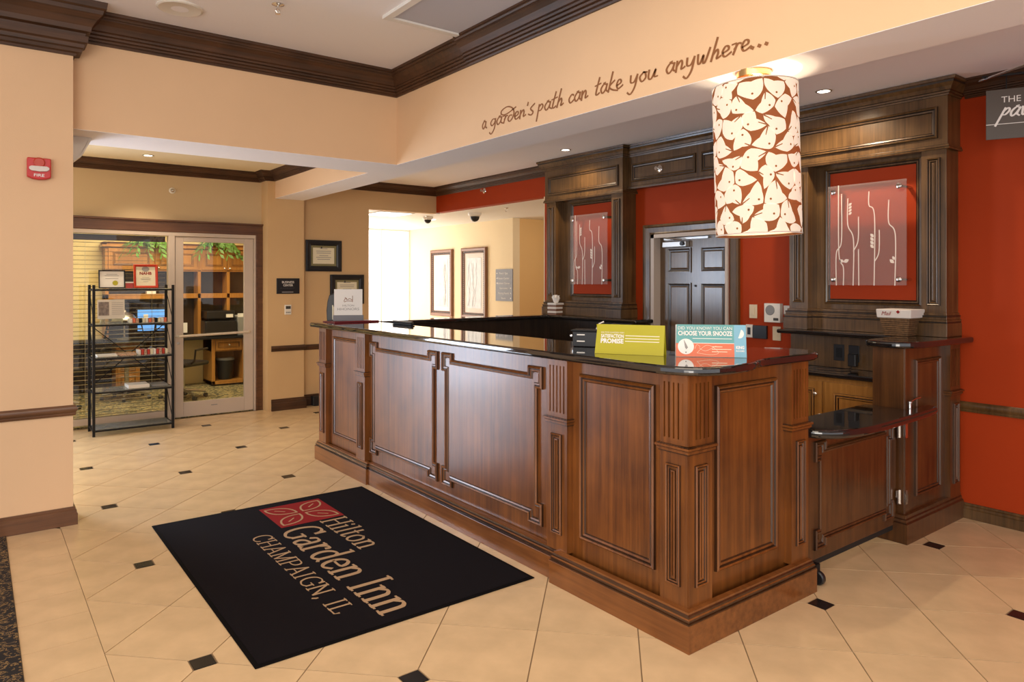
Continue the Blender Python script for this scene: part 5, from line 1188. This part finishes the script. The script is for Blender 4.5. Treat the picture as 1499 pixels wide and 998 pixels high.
MB().prism([(-.045, 0), (.06, 0), (.06, .25), (.01, .255), (-.025, .24), (-.042, .18), (-.05, .10)], FY(.03), -.03, 0).build('back', 'black', t, bevel=.006, local=True)
for k in range(3): MB().box(-.0 + k * .012, .01 + k * .012, -.02, .02, .02, .15 - k * .015).build('card', ('cream', 'beigeplastic', 'paper')[k], t, local=True)
# tissue box
tx = thing('tissue_box', 'striped brown tissue box with white tissue by the left niche cabinet', 'box', (5.06, 5.86, CZ), (0, 0, .1)); WL[tx] = Vector((0, 0, 0))
mb = MB()
for i in range(6): mb.box(-.062 - .003 * (i % 2), .062 + .003 * (i % 2), -.062 - .003 * (i % 2), .062 + .003 * (i % 2), i * .022, i * .022 + .021, i % 2)
mb.build('box_body', ['brownframe', 'linen'], tx, bevel=.002, local=True)
mb = MB(); 
for k in range(5):
    a = k * 1.25; c_, s2 = math.cos(a), math.sin(a); mb.prism([(-.02, 0), (.02, 0), (.045, .075 - .006 * k), (.012, .085), (-.012, .068 + .004 * k), (-.04, .08)], lambda p, q, d, c_=c_, s2=s2: (p * c_ - d * s2, p * s2 + d * c_, .132 + q), -.004, .006 + .003 * k)
mb.build('tissue', 'paper', tx, local=True)

# ------------------------------------------------------------------ hanging sign
def ray(u, v, t):
    s_ = (u - 749.5) / FPX; return Vector(((math.sin(YAW) + math.cos(YAW) * s_) * t, (math.cos(YAW) - math.sin(YAW) * s_) * t, EYE + (HOR - v) / FPX * t))
# heading of the board: turned 25 degrees from the counter axis
o0 = ray(1443.5, 205, 4.2); hd = YAW + math.atan2(1250 + 749.5, FPX); dirv = Vector((math.sin(YAW + math.atan((1443.5 + 1250) / FPX * 0 + 1999.5 / FPX * 1) * 1), 0, 0))
av = -math.atan(1999.5 / FPX) + YAW      # bearing (from +Y, clockwise) of the leftward vanishing direction
right = -Vector((math.sin(av), math.cos(av), 0))
sg_ = thing('hanging_sign', 'dark grey hanging sign with white script, cut by the right edge', 'sign', tuple(o0), (0, 0, math.atan2(right.y, right.x))); WL[sg_] = Vector((0, 0, 0))
MB().box(0, .62, 0, .006, 0, .292).build('plate', 'signgrey', sg_, bevel=.001, local=True)
text('THE', sg_, (.075, -.0005, .213), (1, 0, 0), (0, 0, 1), .036, 'paper', width=.095, align='LEFT', local=True)
MB().box(0, .62, -.0012, 0, .086, .0895).build('underline', 'paper', sg_, local=True)
SG = dict(GL); mb = MB(); x = 0
PV = {'p': GL['p'], 'a': GL['a'], 'v': (.75, [[(.1, 1.0), (.3, .05), (.72, 1.0)]]), 'i': (.4, [[(.15, 1), (.15, .1), (.35, .1)], [(.2, 1.35), (.22, 1.42)]]), 'l': (.4, [[(.3, 2), (.1, .2), (.3, .05)]]), 'o': GL['o'], 'n': GL['n']}
for c in 'pavilion':
    adv, strokes = PV[c]
    for st in strokes: ribbon(mb, [(.068 + (x + px + py * .25) * .062, .128 + py * .052 * (1.0 if py > 0 else .95)) for px, py in st], (lambda u, d: .005 + .007 * abs(d.y)), FY(-.001), 0, 0, smooth=5)
    x += adv
mb.build('lettering', 'paper', sg_, local=True)
for xx in (.10, .52): MB().tube([(xx, .003, .285), (xx, .003, .372)], .003, 6).build('suspension_wire', 'blackmetal', sg_, local=True)
MB().tube([(-.02, .003, .375), (.66, .003, .375)], .008, 10).build('hanging_rod', 'blackmetal', sg_, local=True)
rp0 = ray(1434, 119, 4.30); rp1 = ray(1512, 90.5, 3.55)
rd = thing('support_arm', 'shiny slanting metal arm over the hanging sign', 'bracket', tuple(rp0)); MB().tube([rp0, rp1], .007, 10).build('rod', 'chrome', rd)
